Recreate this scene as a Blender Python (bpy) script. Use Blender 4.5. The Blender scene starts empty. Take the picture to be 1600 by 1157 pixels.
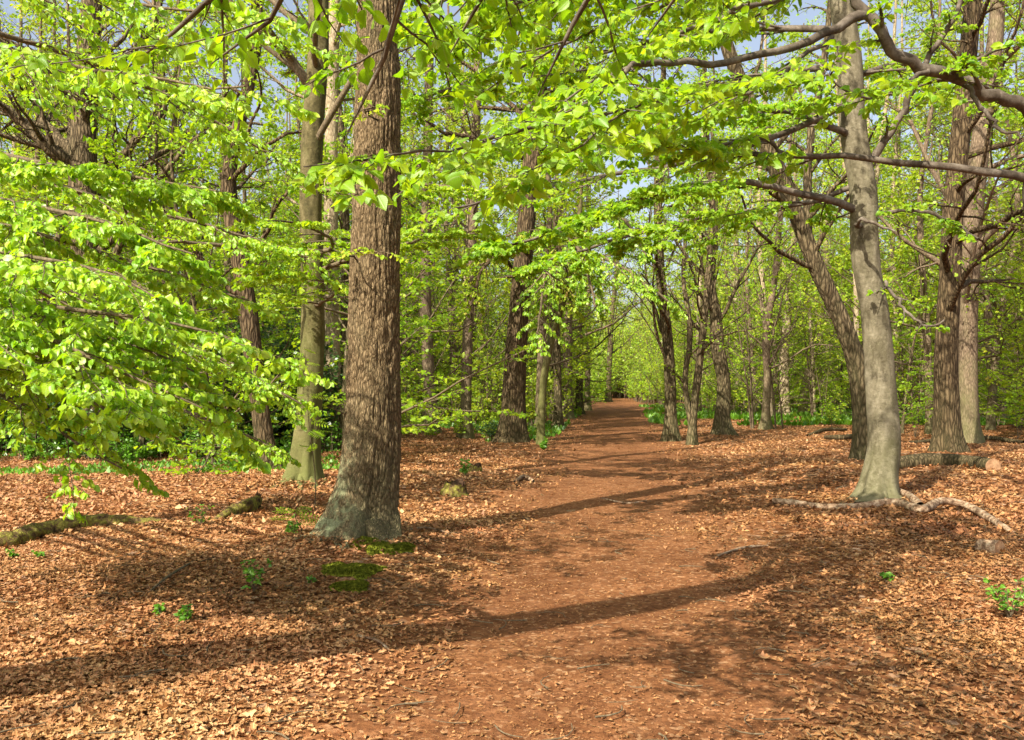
import bpy, math
import numpy as np
RNG = np.random.default_rng(11)
SC = bpy.context.scene
COL = SC.collection

# ------------------------------------------------------------------ camera
F, HY, CX, EH = 1386.0, 600.0, 800.0, 1.6
cam_d = bpy.data.cameras.new("camera")
cam = bpy.data.objects.new("camera", cam_d)
COL.objects.link(cam)
cam.location = (0, 0, EH)
cam.rotation_euler = (math.radians(90), 0, 0)
cam_d.sensor_width = 36.0
cam_d.lens = 36.0 * F / 1600.0
cam_d.shift_y = (HY - 578.5) / 1600.0
cam_d.clip_start = 0.05
cam_d.clip_end = 2000
SC.camera = cam

# ------------------------------------------------------------------ light
SUN_EL = math.radians(43)
SD = np.array([0.62, 0.785]) / math.hypot(0.62, 0.785)      # ground direction the light travels in
world = bpy.data.worlds.new("World")
SC.world = world
world.use_nodes = True
wn = world.node_tree
wn.nodes.clear()
sky = wn.nodes.new("ShaderNodeTexSky")
sky.sky_type = 'NISHITA'
sky.sun_disc = False
sky.sun_elevation = SUN_EL
sky.sun_rotation = math.atan2(-SD[0], -SD[1])
sky.air_density = 1.0
sky.dust_density = 4.0
bg = wn.nodes.new("ShaderNodeBackground")
bg.inputs[1].default_value = 0.10
wo = wn.nodes.new("ShaderNodeOutputWorld")
pale = wn.nodes.new("ShaderNodeHueSaturation")
pale.inputs['Saturation'].default_value = 0.68
pale.inputs['Value'].default_value = 1.2
wn.links.new(sky.outputs[0], pale.inputs['Color'])
wn.links.new(pale.outputs[0], bg.inputs[0])
wn.links.new(bg.outputs[0], wo.inputs[0])
sun_d = bpy.data.lights.new("sun", 'SUN')
sun_d.energy = 5.0
sun_d.angle = math.radians(0.55)
sun_d.color = (1.0, 0.93, 0.80)
sun = bpy.data.objects.new("sun", sun_d)
COL.objects.link(sun)
sun.location = (-8, -10, 20)
from mathutils import Vector
sun.rotation_euler = Vector((SD[0] * math.cos(SUN_EL), SD[1] * math.cos(SUN_EL), -math.sin(SUN_EL))).to_track_quat('-Z', 'Y').to_euler()
SC.view_settings.view_transform = 'Standard'
SC.view_settings.look = 'None'
SC.view_settings.gamma = 1.0
SC.view_settings.exposure = 1.02
SC.render.engine = 'CYCLES'
SC.cycles.max_bounces = 5
SC.cycles.diffuse_bounces = 3
SC.cycles.glossy_bounces = 1
SC.cycles.transmission_bounces = 3
SC.cycles.use_denoising = True
SC.cycles.sample_clamp_indirect = 6.0

# ------------------------------------------------------------------ maths
def W(px, py, Y):
    return np.array([(px - CX) / F * Y, Y, EH - (py - HY) / F * Y])

def vnoise(x, y, seed=0, per=0):
    def h(i, j):
        if per: i = np.mod(i, per)
        v = np.sin(i * 127.1 + j * 311.7 + seed * 74.7) * 43758.5453
        return v - np.floor(v)
    xi, yi = np.floor(x), np.floor(y)
    fx, fy = x - xi, y - yi
    fx = fx * fx * (3 - 2 * fx); fy = fy * fy * (3 - 2 * fy)
    a = h(xi, yi) * (1 - fx) + h(xi + 1, yi) * fx
    b = h(xi, yi + 1) * (1 - fx) + h(xi + 1, yi + 1) * fx
    return a * (1 - fy) + b * fy

def path_c(y):
    return 0.121 * y - 0.06

def gh(x, y):
    x = np.asarray(x, float); y = np.asarray(y, float)
    d = np.clip((np.abs(x - path_c(y)) - 1.2) / 2.5, 0, 1)
    near = np.exp(-(x * x + (y - 10) ** 2) / 9000.0)
    h = (vnoise(x * 0.35, y * 0.35, 1) - 0.5) * 0.16 + (vnoise(x * 0.09, y * 0.09, 2) - 0.5) * 0.3 * (1 - near * 0.5)
    h = h * (0.15 + 0.85 * d)
    h += (vnoise(x * 1.3, y * 1.3, 3) - 0.5) * 0.05 * (0.4 + d) + (vnoise(x * 4.1, y * 4.1, 4) - 0.5) * 0.022
    for mx, my, mr in ((-1.5, 8.9, .62), (4.7, 11.4, .5), (-3.12, 13.2, .6), (-4.4, 16.1, .5), (.0, 24.6, .8), (9.4, 19.1, .8), (4.4, 24.6, .5), (6.2, 26.4, .5)):
        h = h + .045 * np.exp(-((x - mx) ** 2 + (y - my) ** 2) / mr ** 2)
    return h + 0.06 * d - 0.02

def nrm(v):
    return v / (np.linalg.norm(v, axis=-1, keepdims=True) + 1e-9)

def smooth(pts, n):
    """Catmull-Rom resample of (k,m) rows to n rows, even in chord length"""
    p = np.asarray(pts, float)
    k = len(p)
    s = np.concatenate([[0], np.cumsum(np.linalg.norm(np.diff(p[:, :3], axis=0), axis=1))])
    u = np.linspace(0, s[-1], n)
    i = np.clip(np.searchsorted(s, u, side='right') - 1, 0, k - 2)
    t = ((u - s[i]) / np.maximum(s[i + 1] - s[i], 1e-9))[:, None]
    p0 = p[np.maximum(i - 1, 0)]; p1 = p[i]; p2 = p[i + 1]; p3 = p[np.minimum(i + 2, k - 1)]
    m1 = (p2 - p0) / 2; m2 = (p3 - p1) / 2
    return (2 * t**3 - 3 * t**2 + 1) * p1 + (t**3 - 2 * t**2 + t) * m1 + (-2 * t**3 + 3 * t**2) * p2 + (t**3 - t**2) * m2

# ------------------------------------------------------------------ geometry
class Geo:
    def __init__(s):
        s.v = []; s.q = []; s.a = []; s.b = []; s.n = 0
    def add(s, v, q, a=None, b=None):
        v = np.asarray(v, np.float32).reshape(-1, 3)
        s.v.append(v); s.q.append(np.asarray(q, np.int32).reshape(-1, 4) + s.n)
        s.a.append(np.zeros(len(v), np.float32) if a is None else np.asarray(a, np.float32))
        s.b.append(np.zeros((len(v), 3), np.float32) if b is None else np.asarray(b, np.float32))
        s.n += len(v)
    def mesh(s, name, mat, smoothf=True, offset=None):
        v = np.concatenate(s.v); q = np.concatenate(s.q); a = np.concatenate(s.a)
        if offset is not None:
            v = v - np.asarray(offset, np.float32)
        me = bpy.data.meshes.new(name)
        me.vertices.add(len(v)); me.vertices.foreach_set('co', v.ravel())
        me.loops.add(len(q) * 4); me.loops.foreach_set('vertex_index', q.ravel())
        me.polygons.add(len(q)); me.polygons.foreach_set('loop_start', np.arange(0, len(q) * 4, 4, dtype=np.int32))
        me.polygons.foreach_set('use_smooth', np.full(len(q), smoothf))
        at = me.attributes.new('rnd', 'FLOAT', 'POINT'); at.data.foreach_set('value', a)
        b = np.concatenate(s.b)
        if b.any():
            at = me.attributes.new('leafpos', 'FLOAT_VECTOR', 'POINT'); at.data.foreach_set('vector', b.ravel())
        me.update(calc_edges=True)
        me.materials.append(mat)
        return me

def tubes(geo, P, Rd, sides=4, rnd=None, cap=False):
    """P (N,K,3), Rd (N,K)"""
    P = np.asarray(P, float); Rd = np.asarray(Rd, float)
    N, K, _ = P.shape
    T = np.empty_like(P)
    T[:, 1:-1] = P[:, 2:] - P[:, :-2]; T[:, 0] = P[:, 1] - P[:, 0]; T[:, -1] = P[:, -1] - P[:, -2]
    T = nrm(T)
    ref = np.where(np.abs(T[:, :1, 2:3]) > 0.8, np.array([1.0, 0, 0]), np.array([0, 0, 1.0]))
    ref = np.broadcast_to(ref, P.shape)
    A = nrm(np.cross(T, ref)); B = np.cross(A, T)
    ang = np.arange(sides) * 2 * math.pi / sides
    V = P[:, :, None] + Rd[:, :, None, None] * (np.cos(ang)[None, None, :, None] * A[:, :, None] + np.sin(ang)[None, None, :, None] * B[:, :, None])
    i = np.arange(N)[:, None, None] * K * sides; k = np.arange(K - 1)[None, :, None] * sides; s = np.arange(sides)[None, None, :]
    s2 = (s + 1) % sides
    Q = np.stack([i + k + s, i + k + s2, i + k + sides + s2, i + k + sides + s], -1)
    a = np.repeat(RNG.random(N) if rnd is None else rnd, K * sides)
    geo.add(V, Q, a)

def trunk_tube(geo, pts, rad, n=48, sides=28, flare=0.8, fh=0.4, lobes=5, seed=0, rough=0.03, ridge=0, asym=0.0):
    """one trunk: pts (k,3) up from the ground, buttressed at its foot"""
    q = smooth(np.column_stack([pts, rad]), n * 3)
    # denser near the foot
    u = np.linspace(0, 1, n) ** 1.6 * (len(q) - 1)
    i = np.clip(u.astype(int), 0, len(q) - 2); f = (u - i)[:, None]
    q = q[i] * (1 - f) + q[i + 1] * f
    P, r = q[:, :3], q[:, 3]
    h = P[:, 2] - P[0, 2]
    ang = np.arange(sides) * 2 * math.pi / sides
    rg = np.random.default_rng(seed + 5)
    ph = rg.random(4) * 6.28
    lob = 0.55 * np.cos(ang * lobes + ph[0]) + 0.45 * np.cos(ang * (lobes - 2) + ph[1]) + 0.3 * np.cos(ang * (lobes * 2 - 1) + ph[2])
    fl = flare * np.exp(-h / fh)
    rr = .95 * r[:, None] * (1 + fl[:, None] * (0.75 + 0.55 * lob[None, :] + asym * np.clip(-np.cos(ang - .25), 0, 1)[None, :] ** 2) + 0.025 * np.cos(ang * 2 + ph[3])[None, :]
                       + 0.025 * np.exp(-h / 2.5)[:, None] * lob[None, :])
    rr *= 1 + rough * (vnoise(np.broadcast_to(ang[None] * 3.5, rr.shape), np.broadcast_to(h[:, None] * 3.0, rr.shape), seed) - 0.5) * 2
    if ridge:
        uu = (ang / (2 * math.pi))[None, :] + .012 * (vnoise(ang[None, :] * 2 + 0 * rr, h[:, None] * 2.2 + 0 * rr, 3) - .5) * 2
        hh = h[:, None] + 0 * rr
        a1 = np.abs(2 * vnoise(uu * ridge, hh * 3.6, 11, ridge) - 1); a2 = np.abs(2 * vnoise(uu * ridge * 2, hh * 9 + uu * 20, 12, ridge * 2) - 1)
        a3 = vnoise(uu * ridge * 3, hh * 26, 13, ridge * 3)
        rr = rr + (.019 * (np.clip(a1 * 2.6, 0, 1) - 1) + .012 * (np.clip(a2 * 2.6, 0, 1) - 1) + .007 * (a3 - .5))
    T = np.gradient(P, axis=0); T = nrm(T)
    A = nrm(np.cross(np.broadcast_to([0, 1.0, 0], T.shape), T)); B = np.cross(T, A)
    V = P[:, None] + rr[:, :, None] * (np.cos(ang)[None, :, None] * A[:, None] + np.sin(ang)[None, :, None] * B[:, None])
    K = len(P)
    k = np.arange(K - 1)[:, None] * sides; s = np.arange(sides)[None]; s2 = (s + 1) % sides
    Q = np.stack([k + s, k + s2, k + sides + s2, k + sides + s], -1)
    geo.add(V, Q, np.full(K * sides, rg.random()))
    return P, r

def spawn(P, Rd, n, t0=0.2, t1=1.0, ang=(35, 60), lenf=0.5, K=6, wig=0.15, up=0.0, flat=0.0, rr=0.5, alt=False, absl=None, rmin=0.002, taper=0.3):
    N, Kp, _ = P.shape
    idx = np.repeat(np.arange(N), n)
    M = len(idx)
    t = (np.tile(np.arange(n), N) + RNG.random(M)) / n * (t1 - t0) + t0
    f = t * (Kp - 1); i0 = np.clip(f.astype(int), 0, Kp - 2); w = (f - i0)[:, None]
    p = P[idx, i0] * (1 - w) + P[idx, i0 + 1] * w
    T = nrm(P[idx, i0 + 1] - P[idx, i0])
    r = (Rd[idx, i0] * (1 - w[:, 0]) + Rd[idx, i0 + 1] * w[:, 0])
    L = np.linalg.norm(np.diff(P, axis=1), axis=2).sum(1)[idx]
    L = (L * lenf if absl is None else np.full(M, absl)) * (1 - 0.55 * t * (absl is None)) * RNG.uniform(0.65, 1.3, M)
    g = nrm(RNG.normal(size=(M, 3)))
    if alt:
        side = nrm(np.cross(T, np.array([0, 0, 1.0])) + 1e-4)
        sgn = np.where(np.tile(np.arange(n), N) % 2 == 0, 1.0, -1.0)[:, None]
        g = side * sgn + g * (1 - flat) * 0.9
    g[:, 2] *= (1 - flat)
    g = nrm(g - (g * T).sum(1, keepdims=True) * T)
    a = np.radians(RNG.uniform(ang[0], ang[1], M))[:, None]
    d = nrm(np.cos(a) * T + np.sin(a) * g)
    Q = np.empty((M, K, 3)); Q[:, 0] = p
    st = (L / (K - 1))[:, None]
    for k in range(1, K):
        n_ = RNG.normal(size=(M, 3)) * wig
        n_[:, 2] *= (1 - 0.6 * flat)
        d = nrm(d + n_ + np.array([0, 0, up]))
        Q[:, k] = Q[:, k - 1] + d * st
    r0 = np.maximum(np.minimum(r * rr, r * 0.9), rmin)
    Rc = r0[:, None] * np.linspace(1, taper, K)[None]
    return Q, np.maximum(Rc, rmin * 0.6)

def leaf_t(lod):
    if lod == 0:
        ys = np.array([0, .12, .32, .55, .8, 1.0]); ws = np.array([.01, .2, .33, .32, .17, 0.005])
    elif lod == 1:
        ys = np.array([0, .3, .68, 1.0]); ws = np.array([.02, .33, .29, .01])
    else:
        return np.array([[0, 0, 0], [.36, .48, .1], [0, 1, -.12], [-.36, .48, .1]]), np.array([[0, 1, 2, 3]])
    v = []; q = []
    for j, (y, w) in enumerate(zip(ys, ws)):
        z = -0.16 * y * y
        v += [[-w, y, z + w * .42], [0, y, z], [w, y, z + w * .42]]
        if j:
            b = 3 * j
            q += [[b - 3, b - 2, b + 1, b], [b - 2, b - 1, b + 2, b + 1]]
    return np.array(v), np.array(q)
LT = [leaf_t(i) for i in range(3)]

def leaves(geo, p, D, Nn, S, lod=1, curl=0.0, rnd=None, tmpl=None):
    tv, tq = tmpl if tmpl is not None else LT[lod]
    M = len(p)
    if M == 0: return
    D = nrm(D); X = nrm(np.cross(D, Nn)); Z = np.cross(X, D)
    S = np.broadcast_to(S, (M,))
    t = np.broadcast_to(tv[None], (M,) + tv.shape).copy()
    if curl:
        c = RNG.normal(size=(M, 1)) * curl; c2 = RNG.normal(size=(M, 1)) * curl
        t[:, :, 2] += c * (t[:, :, 1] - .5) ** 2 + c2 * t[:, :, 0] ** 2 * 3 + c * c2 * t[:, :, 0] * 1.2
    t *= S[:, None, None]
    V = p[:, None] + t[:, :, 0:1] * X[:, None] + t[:, :, 1:2] * D[:, None] + t[:, :, 2:3] * Z[:, None]
    Q = np.arange(M)[:, None, None] * len(tv) + tq[None]
    a = np.repeat(RNG.random(M) if rnd is None else rnd, len(tv))
    geo.add(V, Q, a, np.tile(np.column_stack([np.abs(tv[:, 0]), tv[:, 1], tv[:, 1] * 0 + 1]), (M, 1)))

def twig_leaves(geo, P, n, size, lod=1, t0=0.1, droop=0.25, up=1.0, noise=0.45, gap=0.01, curl=0.5):
    N, K, _ = P.shape
    idx = np.repeat(np.arange(N), n); M = len(idx)
    t = t0 + (np.tile(np.arange(n), N) + RNG.uniform(.2, 1, M)) / n * (1 - t0)
    t = np.clip(t, 0, 1)
    f = t * (K - 1); i0 = np.clip(f.astype(int), 0, K - 2); w = (f - i0)[:, None]
    p = P[idx, i0] * (1 - w) + P[idx, i0 + 1] * w
    T = nrm(P[idx, i0 + 1] - P[idx, i0])
    side = nrm(np.cross(T, np.array([0, 0, 1.0])) + 1e-4)
    sg = np.where(np.tile(np.arange(n), N) % 2 == 0, 1.0, -1.0)[:, None]
    D = T * .6 + side * sg * .9 + RNG.normal(size=(M, 3)) * noise * .6 + np.array([0, 0, -droop])
    Nn = np.array([-.38, -.55, up * .8]) + RNG.normal(size=(M, 3)) * noise - T * .1
    S = size * RNG.uniform(.4, 1.25, M)
    leaves(geo, p + nrm(D) * gap, D, Nn, S, lod, curl)

# ------------------------------------------------------------------ materials
class NT:
    def __init__(s, name):
        s.m = bpy.data.materials.new(name); s.m.use_nodes = True
        s.t = s.m.node_tree; s.t.nodes.clear()
        s.out = s.n('ShaderNodeOutputMaterial')
    def n(s, t, **kw):
        x = s.t.nodes.new(t)
        for k, v in kw.items():
            if isinstance(k, str) and hasattr(x, k): setattr(x, k, v)
        return x
    def l(s, a, b): s.t.links.new(a, b)
    def noise(s, vec, scale, detail=3, rough=.55, dist=0.0):
        x = s.n('ShaderNodeTexNoise'); x.inputs['Scale'].default_value = scale; x.inputs['Detail'].default_value = detail
        x.inputs['Roughness'].default_value = rough; x.inputs['Distortion'].default_value = dist
        if vec is not None: s.l(vec, x.inputs['Vector'])
        return x
    def ramp(s, fac, stops):
        x = s.n('ShaderNodeValToRGB'); e = x.color_ramp.elements
        e[0].position, e[0].color = stops[0][0], (*stops[0][1], 1)
        e[1].position, e[1].color = stops[-1][0], (*stops[-1][1], 1)
        for p, c in stops[1:-1]:
            y = e.new(p); y.color = (*c, 1)
        s.l(fac, x.inputs[0]); return x.outputs[0]
    def math(s, op, a, b=None, clamp=False):
        x = s.n('ShaderNodeMath'); x.operation = op; x.use_clamp = clamp
        for i, v in enumerate((a, b)):
            if v is None: continue
            if isinstance(v, (int, float)): x.inputs[i].default_value = v
            else: s.l(v, x.inputs[i])
        return x.outputs[0]
    def mix(s, fac, a, b, blend='MIX'):
        x = s.n('ShaderNodeMix'); x.data_type = 'RGBA'; x.blend_type = blend
        for i, v in ((0, fac), (6, a), (7, b)):
            if isinstance(v, (int, float)): x.inputs[i].default_value = v
            elif isinstance(v, tuple): x.inputs[i].default_value = (*v, 1)
            else: s.l(v, x.inputs[i])
        return x.outputs[2]
    def mapping(s, vec, sc):
        x = s.n('ShaderNodeMapping'); x.inputs['Scale'].default_value = sc; s.l(vec, x.inputs['Vector']); return x.outputs[0]
    def bsdf(s, col, rough, bump=None, bstr=.5, bdist=.02, spec=.3):
        b = s.n('ShaderNodeBsdfPrincipled'); b.inputs['Roughness'].default_value = rough
        b.inputs['Specular IOR Level'].default_value = spec
        if isinstance(col, tuple): b.inputs['Base Color'].default_value = (*col, 1)
        else: s.l(col, b.inputs['Base Color'])
        if bump is not None:
            u = s.n('ShaderNodeBump'); u.inputs['Strength'].default_value = bstr; u.inputs['Distance'].default_value = bdist
            s.l(bump, u.inputs['Height']); s.l(u.outputs[0], b.inputs['Normal'])
        return b

def leaf_mat(name, stops, trans, tmix=.45, rough=.42, spec=.35, veins=False):
    s = NT(name)
    a = s.n('ShaderNodeAttribute'); a.attribute_name = 'rnd'
    oi = s.n('ShaderNodeObjectInfo')
    f = s.math('ADD', s.math('MULTIPLY', a.outputs['Fac'], .8), s.math('MULTIPLY', oi.outputs['Random'], .2))
    col = s.ramp(f, stops)
    tc = s.ramp(f, trans)
    lp = s.n('ShaderNodeAttribute'); lp.attribute_name = 'leafpos'
    sx = s.n('ShaderNodeSeparateXYZ'); s.l(lp.outputs['Vector'], sx.inputs[0])
    w = s.math('SINE', s.math('MULTIPLY', s.math('SUBTRACT', sx.outputs[1], s.math('MULTIPLY', sx.outputs[0], .8)), 52))
    vein = s.math('MULTIPLY', s.math('POWER', s.math('MAXIMUM', w, 0), 5), .45)
    mid = s.math('SUBTRACT', 1, s.math('MULTIPLY', sx.outputs[0], 22), True)
    vv = s.math('MULTIPLY', s.math('MAXIMUM', vein, mid), s.math('MULTIPLY', sx.outputs[2], .55))
    tcx = s.n('ShaderNodeTexCoord'); bn = s.noise(tcx.outputs['Object'], .9, 2, .5); fn = s.noise(tcx.outputs['Object'], 34, 3, .6)
    hs = s.n('ShaderNodeHueSaturation'); s.l(s.math('ADD', .482, s.math('MULTIPLY', bn.outputs[0], .036)), hs.inputs['Hue'])
    s.l(s.math('ADD', .72, s.math('MULTIPLY', fn.outputs[0], .56)), hs.inputs['Value']); s.l(col, hs.inputs['Color'])
    col = s.mix(vv, hs.outputs[0], s.mix(.5, hs.outputs[0], (.75, .8, .4)))
    tc = s.mix(s.math('MULTIPLY', vv, .6), tc, (.12, .2, .01))
    b = s.bsdf(col, rough, vv, .35, .002, spec=spec)
    t = s.n('ShaderNodeBsdfTranslucent'); s.l(tc, t.inputs[0])
    m = s.n('ShaderNodeMixShader'); m.inputs[0].default_value = tmix
    s.l(b.outputs[0], m.inputs[1]); s.l(t.outputs[0], m.inputs[2]); s.l(m.outputs[0], s.out.inputs[0])
    return s.m

M_LIME = leaf_mat('linden_leaf', [(0, (.13, .31, .006)), (.5, (.27, .47, .012)), (1, (.46, .58, .04))],
                  [(0, (.30, .58, .005)), (1, (.64, .82, .015))], .42, .36, .45)
M_BEECH = leaf_mat('beech_leaf', [(0, (.13, .29, .005)), (.5, (.23, .40, .008)), (1, (.38, .48, .012))],
                   [(0, (.26, .52, .006)), (1, (.62, .76, .012))], .5, .4, .35)
M_YOUNG = leaf_mat('young_leaf', [(0, (.14, .28, .008)), (.5, (.28, .43, .012)), (.88, (.42, .44, .03)), (1, (.34, .22, .07))],
                   [(0, (.42, .62, .01)), (.8, (.66, .78, .025)), (1, (.5, .35, .07))], .45, .5, .2)
M_DARK = leaf_mat('evergreen_leaf', [(0, (.012, .05, .006)), (1, (.045, .14, .014))], [(0, (.02, .08, .005)), (1, (.05, .16, .01))], .2, .3, .5)
M_IVY = leaf_mat('ivy_leaf', [(0, (.05, .17, .006)), (1, (.14, .32, .012))], [(0, (.1, .34, .005)), (1, (.26, .52, .01))], .35, .35, .4)
M_COVER = leaf_mat('ground_cover_leaf', [(0, (.05, .17, .006)), (1, (.18, .36, .012))], [(0, (.12, .36, .005)), (1, (.32, .56, .01))], .4, .4, .3)
M_LITTER = leaf_mat('dead_leaf', [(0, (.06, .022, .008)), (.3, (.22, .082, .024)), (.65, (.42, .185, .068)), (.88, (.58, .33, .15)), (1, (.76, .56, .36))],
                    [(0, (.2, .07, .02)), (1, (.5, .22, .08))], .12, .55, .3)

def bark_mat(name, c_dark, c_mid, c_light, furrow=1.0, sx=11, sz=2.6, moss=.0, mossc=(.10, .14, .03), lichen=0.0, bd=.03, top=3.0, smoothb=False):
    s = NT(name)
    tc = s.n('ShaderNodeTexCoord'); o = tc.outputs['Object']
    if smoothb:
        v1 = s.mapping(o, (3, 3, 1.2)); n1 = s.noise(v1, 2.2, 5, .6, .5)
        v2 = s.mapping(o, (4, 4, 4)); n2 = s.noise(v2, 2.5, 7, .75, 1.2)
        h = s.math('ADD', s.math('MULTIPLY', n1.outputs[0], .6), s.math('MULTIPLY', n2.outputs[0], .4))
        col = s.ramp(h, [(.38, c_dark), (.5, c_mid), (.62, c_light)])
        n4 = s.noise(s.mapping(o, (9, 9, 38)), 1.6, 4, .7, .8)
        crack = s.math('MULTIPLY', s.math('SUBTRACT', n4.outputs[0], .56), 7.0, True)
        col = s.mix(s.math('MULTIPLY', crack, .5), col, c_dark)
        lv = s.noise(o, 13, 6, .75, .3)
        col = s.mix(s.math('MULTIPLY', s.math('MULTIPLY', s.math('SUBTRACT', lv.outputs[0], .54), 9, True), .45), col, tuple(min(1, q * 1.35) for q in c_light))
        bump = s.math('ADD', s.math('MULTIPLY', s.math('SUBTRACT', n2.outputs[0], s.math('MULTIPLY', crack, .5)), .6), n1.outputs[0])
    else:
        w = s.noise(o, 4.0, 2, .5)
        wv = s.n('ShaderNodeMix'); wv.data_type = 'VECTOR'; wv.inputs[0].default_value = .07
        s.l(o, wv.inputs[4]); s.l(w.outputs[1], wv.inputs[5])
        v1 = s.mapping(wv.outputs[1], (sx, sx, sz))
        vo = s.n('ShaderNodeTexVoronoi'); vo.feature = 'DISTANCE_TO_EDGE'; vo.inputs['Scale'].default_value = 1.6
        s.l(v1, vo.inputs['Vector'])
        v3 = s.mapping(wv.outputs[1], (sx * 2.2, sx * 2.2, sz * 1.3)); n3 = s.noise(v3, 1.5, 5, .65, .4)
        plate = s.math('MULTIPLY', vo.outputs[0], 3.2, True)
        h = s.math('ADD', s.math('MULTIPLY', plate, .55 * furrow), s.math('MULTIPLY', n3.outputs[0], .7))
        col = s.ramp(h, [(.28, c_dark), (.58, c_mid), (.95, c_light)])
        bump = h
    big = s.noise(o, .9, 3, .6)
    col = s.mix(s.math('MULTIPLY', big.outputs[0], .35), col, c_dark)
    if moss > 0:
        sep = s.n('ShaderNodeSeparateXYZ'); s.l(o, sep.inputs[0])
        low = s.math('SUBTRACT', 1.0, s.math('DIVIDE', sep.outputs[2], top), True)
        nm = s.noise(s.mapping(o, (1, 1, .5)), 3.5, 5, .65)
        f = s.math('MULTIPLY', s.math('ADD', low, s.math('MULTIPLY', s.math('SUBTRACT', nm.outputs[0], .5), 2.6)), moss, True)
        col = s.mix(f, col, mossc)
    if lichen > 0:
        sep = s.n('ShaderNodeSeparateXYZ'); s.l(o, sep.inputs[0])
        low = s.math('SUBTRACT', 1.25, sep.outputs[2], True)
        leftm = s.math('MULTIPLY', s.math('ADD', sep.outputs[0], -.12), -2.6, True)
        nl = s.noise(o, 6.5, 6, .7)
        f = s.math('MULTIPLY', s.math('MULTIPLY', s.math('MULTIPLY', s.math('SUBTRACT', nl.outputs[0], .47), 9.0, True), leftm), s.math('MULTIPLY', low, lichen), True)
        col = s.mix(f, col, (.29, .32, .17))
    b = s.bsdf(col, .85, bump, .9 if not smoothb else .8, bd, .15)
    s.l(b.outputs[0], s.out.inputs[0])
    return s.m

B_OAK = bark_mat('furrowed_oak_bark', (.05, .033, .015), (.24, .165, .084), (.43, .32, .18), .7, 30, 8, .35, (.16, .17, .09), 1.0, .035, 1.5)
B_OAK2 = bark_mat('dark_oak_bark', (.028, .020, .010), (.115, .085, .045), (.24, .18, .10), 1.0, 10, 2.4, .25, (.08, .10, .03), 0, .04, 3.0)
B_RED = bark_mat('red_brown_bark', (.022, .014, .007), (.098, .066, .034), (.20, .14, .075), 1.0, 11, 2.2, .15, (.08, .10, .03), 0, .04, 2.0)
B_BEECH = bark_mat('smooth_beech_bark', (.075, .062, .036), (.165, .142, .09), (.27, .235, .16), smoothb=True, moss=.5, mossc=(.085, .085, .03), bd=.012, top=1.6)
B_MOSSY = bark_mat('mossy_beech_bark', (.045, .038, .015), (.11, .09, .036), (.20, .165, .08), smoothb=True, moss=.7, mossc=(.13, .14, .04), bd=.015, top=4.0)
B_SLIM = bark_mat('slim_tree_bark', (.08, .055, .035), (.21, .15, .095), (.34, .26, .17), .7, 16, 4, .5, (.14, .15, .05), 0, .015, 2.5)
B_PALE = bark_mat('pale_tree_bark', (.16, .12, .07), (.42, .33, .21), (.62, .51, .36), .6, 14, 4, .2, (.18, .18, .08), 0, .015, 1.5)
B_TWIG = bark_mat('twig_bark', (.08, .06, .035), (.20, .152, .09), (.33, .26, .165), .4, 20, 10, bd=.005)
B_GREYT = bark_mat('grey_branch_bark', (.05, .038, .026), (.12, .095, .07), (.22, .185, .145), smoothb=True, bd=.006)

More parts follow.
